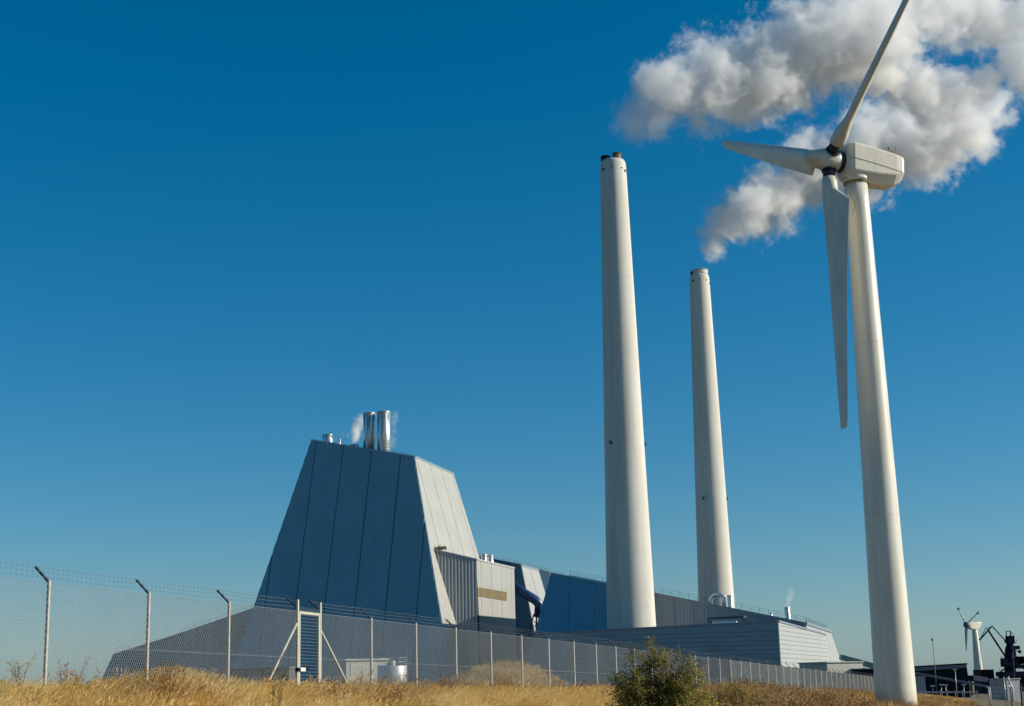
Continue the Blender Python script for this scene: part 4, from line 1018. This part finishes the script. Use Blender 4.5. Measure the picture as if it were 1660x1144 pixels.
def bush(px, Y, w_m, top_y, nst, nleaf, label, name='green_bush', seed=1, leaf=.038, mt='leaf', cat='bush', top_pts=None, group=None):
    r_ = random.Random(seed); x = uxy(px, Y); z = gz(x, Y); b_ = Vector((x, Y, z - .05))
    h_m = P(px, top_y, Y).z - z; t = empty(name, tuple(b_), label, cat, group); st = MB(); lf = MB(); nodes = []
    for i in range(nst):
        f_ = (i + .5) / nst * 2 - 1; f_ += r_.uniform(-.1, .1)
        env = math.sqrt(max(.05, 1 - abs(f_) ** 2.2))
        if top_pts and i < len(top_pts): tx, ty = uxy(top_pts[i][0], Y) - x, top_pts[i][2]; tz = P(top_pts[i][0], top_pts[i][1], Y).z - z
        else: tx, tz, ty = f_ * w_m / 2, h_m * env * r_.uniform(.55, .92), r_.uniform(-.5, .5) * w_m * .45
        top = b_ + Vector((tx, ty, tz)); b2 = b_ + Vector((tx * .25, ty * .3, 0)); mid = b2.lerp(top, .5) + Vector((tx * .12, r_.uniform(-.1, .1), 0))
        st.tube([b2, mid, top], [.014, .009, .003], 6)
        for j in range(9):
            g_ = r_.uniform(.12, 1); p = b2.lerp(mid, g_ * 2) if g_ < .5 else mid.lerp(top, g_ * 2 - 1)
            L_ = .16 + .32 * (1 - g_) ; q = p + Vector((r_.uniform(-1, 1), r_.uniform(-1, 1), r_.uniform(-.1, .9))) * L_
            st.tube([p, q], [.005, .002], 4); nodes.append((p, q))
        nodes.append((mid, top)); nodes.append((b2.lerp(mid, .6), mid))
    per = nleaf // len(nodes)
    for (p, q) in nodes:
        for j in range(per):
            c = p.lerp(q, r_.uniform(.05, 1.05)) + Vector((r_.gauss(0, .045), r_.gauss(0, .045), r_.gauss(0, .045)))
            d = Vector((r_.uniform(-1, 1), r_.uniform(-1, 1), r_.uniform(-.6, .9))).normalized(); s_ = d.cross(Vector((r_.uniform(-1, 1), r_.uniform(-1, 1), r_.uniform(-1, 1)))).normalized()
            l_ = leaf * r_.uniform(.6, 1.25); n2 = d.cross(s_) * l_ * .15
            lf.add([c, c + d * l_ * .5 + s_ * l_ * .36 + n2, c + d * l_, c + d * l_ * .5 - s_ * l_ * .36 + n2], [(0, 1, 2, 3)])
    st.build('branch', M['twig'], t); lf.build('foliage', M[mt], t, kind='stuff')
    return b_
bush(1068, 30, 2.5, 1054, 96, 66000, 'dense green leafy bush in front of the low block, at the bottom of the picture',
     top_pts=[(1023, 1040, 0), (1030, 1046, .1), (1052, 1036, 0), (1060, 1040, .15), (1066, 1050, -.1), (1082, 1052, 0), (1086, 1056, .1), (1104, 1045, 0), (1108, 1062, 0), (1012, 1068, 0), (1000, 1088, .2), (992, 1098, 0), (1126, 1063, 0), (1120, 1072, .1), (1136, 1082, 0), (1040, 1060, -.2), (1074, 1062, -.3)], seed=4)
bush(1180, 31, 1.9, 1082, 60, 26000, 'thin olive weeds growing against the right side of the green bush', 'olive_weeds', 9, .032, 'leafy_brown', 'weeds')
fl_ = MB()
for (px, py) in ((1101, 1142), (1162, 1138), (1159, 1142)):
    c = P(px, py, 25)
    for k in range(6):
        q = c + Vector((rnd.gauss(0, .03), rnd.gauss(0, .05), rnd.gauss(0, .025))); s_ = .010
        fl_.add([q + Vector((s_, 0, 0)), q + Vector((0, 0, s_)), q + Vector((-s_, 0, 0)), q + Vector((0, -s_, -s_))], [(0, 1, 2, 3)])
    fl_.tube([c, Vector((c.x, c.y, gz(c.x, c.y)))], .004, 4)
fl_.build('yellow_flowers', M['yellow'], kind='stuff')

# ------------------------------------------------------------------ smoke and steam: density fields inside closed volumes
def smoke_mat(name, dens, colr=(.985, .98, .97), aniso=.0):
    m = bpy.data.materials.new(name); m.use_nodes = True; n = m.node_tree; n.nodes.clear()
    o = n.nodes.new('ShaderNodeOutputMaterial'); v = n.nodes.new('ShaderNodeVolumePrincipled')
    v.inputs['Color'].default_value = (*colr, 1); v.inputs['Density'].default_value = dens; v.inputs['Anisotropy'].default_value = aniso
    n.links.new(v.outputs[0], o.inputs['Volume']); return m
def plume(name, puffs, vox, dens, label, nscale=.07, amp=1.9, gain=2.6, cat='smoke', edge=0.0, group=None, warp=5.0, seed=0.0):
    """puffs: (Vector, radius, thickness). Density = soft distance to the nearest puff broken up by noise."""
    pts_ = [p for p, _, _ in puffs]; rs_ = [r_ for _, r_, _ in puffs]; th_ = [t_ for _, _, t_ in puffs]
    pad = max(rs_) * 1.0
    lo = Vector([min(p[i] - r_ * 1.25 for p, r_ in zip(pts_, rs_)) for i in range(3)]); hi = Vector([max(p[i] + r_ * 1.25 for p, r_ in zip(pts_, rs_)) for i in range(3)])
    pc_ = bpy.data.meshes.new(name + '_puffs'); pc_.from_pydata([tuple(p) for p in pts_], [], [])
    a_ = pc_.attributes.new('rad', 'FLOAT', 'POINT'); a_.data.foreach_set('value', rs_)
    a_ = pc_.attributes.new('thk', 'FLOAT', 'POINT'); a_.data.foreach_set('value', th_)
    src = bpy.data.objects.new(name + '_source', pc_)
    vd = bpy.data.volumes.new(name); o = link(name, vd); tag(o, label, cat, group)
    ng = bpy.data.node_groups.new(name, 'GeometryNodeTree')
    ng.interface.new_socket('Geometry', in_out='INPUT', socket_type='NodeSocketGeometry'); ng.interface.new_socket('Geometry', in_out='OUTPUT', socket_type='NodeSocketGeometry')
    N = ng.nodes; L = ng.links
    gi = N.new('NodeGroupInput'); gout = N.new('NodeGroupOutput'); vc = N.new('GeometryNodeVolumeCube')
    vc.inputs['Min'].default_value = lo; vc.inputs['Max'].default_value = hi
    for ax_, nm in enumerate(('Resolution X', 'Resolution Y', 'Resolution Z')): vc.inputs[nm].default_value = max(8, int((hi[ax_] - lo[ax_]) / vox))
    oi_ = N.new('GeometryNodeObjectInfo'); oi_.inputs['Object'].default_value = src; SRC = oi_.outputs['Geometry']
    pos = N.new('GeometryNodeInputPosition')
    def math_(op, a, b=None, c=None, clamp=False):
        q = N.new('ShaderNodeMath'); q.operation = op; q.use_clamp = clamp
        for i, v in enumerate((a, b, c)):
            if v is None: continue
            if isinstance(v, (int, float)): q.inputs[i].default_value = v
            else: L.new(v, q.inputs[i])
        return q.outputs[0]
    # large-scale warp so that the puffs do not read as balls
    off_ = N.new('ShaderNodeVectorMath'); off_.operation = 'ADD'; off_.inputs[1].default_value = (seed, seed * 1.7, -seed)
    L.new(pos.outputs[0], off_.inputs[0])
    nw = N.new('ShaderNodeTexNoise'); nw.inputs['Scale'].default_value = nscale * .8; nw.inputs['Detail'].default_value = 2
    L.new(off_.outputs[0], nw.inputs['Vector'])
    sb_v = N.new('ShaderNodeVectorMath'); sb_v.operation = 'MULTIPLY_ADD'; L.new(nw.outputs['Color'], sb_v.inputs[0]); sb_v.inputs[1].default_value = (warp * 2,) * 3; sb_v.inputs[2].default_value = (-warp,) * 3
    wp = N.new('ShaderNodeVectorMath'); wp.operation = 'ADD'; L.new(pos.outputs[0], wp.inputs[0]); L.new(sb_v.outputs[0], wp.inputs[1])
    sn = N.new('GeometryNodeSampleNearest'); L.new(SRC, sn.inputs['Geometry']); L.new(wp.outputs[0], sn.inputs['Sample Position'])
    def samp(attr, vec=False):
        si = N.new('GeometryNodeSampleIndex'); si.data_type = 'FLOAT_VECTOR' if vec else 'FLOAT'; L.new(SRC, si.inputs['Geometry']); L.new(sn.outputs[0], si.inputs['Index'])
        if vec: ps = N.new('GeometryNodeInputPosition'); L.new(ps.outputs[0], si.inputs['Value'])
        else: na = N.new('GeometryNodeInputNamedAttribute'); na.data_type = 'FLOAT'; na.inputs[0].default_value = attr; L.new(na.outputs[0], si.inputs['Value'])
        return si.outputs[0]
    c_ = samp(None, True); rad_ = samp('rad'); thk_ = samp('thk')
    dist = N.new('ShaderNodeVectorMath'); dist.operation = 'DISTANCE'; L.new(wp.outputs[0], dist.inputs[0]); L.new(c_, dist.inputs[1])
    core = math_('SUBTRACT', 1.0, math_('DIVIDE', dist.outputs['Value'], rad_))
    n1 = N.new('ShaderNodeTexNoise'); n1.inputs['Scale'].default_value = nscale; n1.inputs['Detail'].default_value = 8; n1.inputs['Roughness'].default_value = .67; n1.inputs['Distortion'].default_value = .6
    L.new(off_.outputs[0], n1.inputs['Vector'])
    n2_ = N.new('ShaderNodeTexNoise'); n2_.inputs['Scale'].default_value = nscale * 4.6; n2_.inputs['Detail'].default_value = 5; n2_.inputs['Roughness'].default_value = .65; n2_.inputs['Distortion'].default_value = 1.2
    L.new(off_.outputs[0], n2_.inputs['Vector'])
    nz = math_('ADD', math_('MULTIPLY', math_('SUBTRACT', n1.outputs[0], .5), amp), math_('MULTIPLY', math_('SUBTRACT', n2_.outputs[0], .5), amp * .6))
    v1 = N.new('ShaderNodeTexVoronoi'); v1.inputs['Scale'].default_value = nscale * 2.6; v1.feature = 'SMOOTH_F1'; L.new(wp.outputs[0], v1.inputs['Vector'])
    bl = math_('MULTIPLY', math_('SUBTRACT', .42, v1.outputs['Distance']), .55)
    s_ = math_('ADD', math_('ADD', core, nz), bl)
    dn_ = math_('MULTIPLY', math_('SUBTRACT', s_, .18 + edge), gain, clamp=True)
    dn_ = math_('MULTIPLY', math_('POWER', dn_, 1.4), thk_)
    L.new(dn_, vc.inputs['Density'])
    sm = N.new('GeometryNodeSetMaterial'); sm.inputs['Material'].default_value = smoke_mat(name, dens)
    L.new(vc.outputs[0], sm.inputs['Geometry']); L.new(sm.outputs[0], gout.inputs[0])
    vd.materials.append(sm.inputs['Material'].default_value)
    md = o.modifiers.new('density', 'NODES'); md.node_group = ng
    return o
def spine(knots, Y0, drift, n_per, jit=.22, seed=3):
    """knots: (px, py, radius px, thickness); depth drifts with the wind"""
    r_ = random.Random(seed); out = []
    x0 = P(knots[0][0], knots[0][1], Y0).x
    for (k0, k1) in zip(knots[:-1], knots[1:]):
        for j in range(n_per):
            f_ = (j + r_.random()) / n_per; a = [k0[i] + (k1[i] - k0[i]) * f_ for i in range(4)]
            q = P(a[0], a[1], Y0); Y = Y0 + max(0, q.x - x0) * drift; rm = a[2] / 2460 * Y
            px_, py_ = a[0] + r_.gauss(0, a[2] * jit), a[1] + r_.gauss(0, a[2] * jit)
            p = P(px_, py_, Y + r_.gauss(0, rm * .5)); out.append((p, rm * r_.uniform(.95, 1.1), a[3]))
    return out
pl1 = spine([(1002, 210, 22, .16), (1035, 188, 44, .3), (1075, 162, 60, .6), (1125, 140, 68, .8), (1190, 128, 72, .95), (1250, 95, 74, 1), (1310, 90, 78, 1), (1375, 75, 78, 1), (1440, 60, 80, 1)], 403, .28, 9, seed=3)
pl1 += spine([(1270, 30, 40, 1), (1340, 40, 50, 1), (1430, 20, 60, 1), (1500, 20, 50, .9), (1560, 60, 40, .8)], 420, .28, 6, seed=8)
pl1 += spine([(1540, 5, 50, .8), (1610, 30, 62, .8), (1690, 20, 62, .8), (1645, 95, 52, .6), (1700, 120, 55, .6)], 440, .2, 6, seed=9)
pl1 += spine([(1420, 120, 55, 1), (1490, 130, 52, .9), (1540, 170, 48, .9), (1600, 130, 36, .7)], 432, .2, 6, seed=12)
plume('smoke_plume', pl1, .42, .25, 'big white smoke plume drifting right from the nearer chimney across the top', nscale=.105, gain=2.5, amp=2.6, warp=4, seed=3.1)
pl2 = spine([(1142, 428, 7, .4), (1150, 405, 20, .8), (1175, 365, 38, 1), (1215, 340, 46, 1), (1265, 315, 52, 1), (1320, 275, 62, 1), (1375, 240, 62, 1), (1430, 245, 62, 1), (1500, 225, 66, 1), (1560, 215, 62, .95), (1600, 170, 46, .8)], 511, .28, 8, seed=5)
plume('smoke_plume', pl2, .5, .22, 'second white smoke plume rising right from the farther chimney behind the turbine', nscale=.09, gain=2.5, amp=2.5, warp=4, seed=11.7)
# wisps of steam
def wisp(pts_, Y, rpx, dens, label, seed, thk=1):
    kn = [(x, y, r_, t_) for (x, y, r_, t_) in pts_]; sp_ = spine(kn, Y, 0, 5, .25, seed)
    plume('steam_wisp', sp_, .28, dens, label, nscale=.32, amp=1.8, gain=2.2, cat='steam', warp=1.0, group='small steam wisps', seed=seed)
vY = roof_z(bh_A, bh_C, 575).y + 6
wisp([(573, 716, 6, .9), (575, 703, 10, 1), (579, 692, 12, 1), (587, 684, 12, .9), (598, 678, 9, .7)], vY + 3, 1, .5, 'steam wisp rising from the low vent into the left steel stack', 2)
wisp([(580, 695, 7, .5), (562, 702, 6, .4), (545, 704, 6, .3)], vY + 3, 1, .55, 'thin steam trail drifting left towards the wide vent', 5)
wisp([(634, 722, 9, .3), (637, 700, 8, .35), (640, 680, 7, .4), (643, 671, 6, .3)], vY + 9, 1, .32, 'faint steam behind the right steel stack', 7)
wisp([(1276, 981, 3, .9), (1279, 972, 5, .9), (1284, 963, 6, .7), (1282, 953, 7, .3)], st_top.y, 1, .34, 'small steam puff above the vent on the long hall', 9)
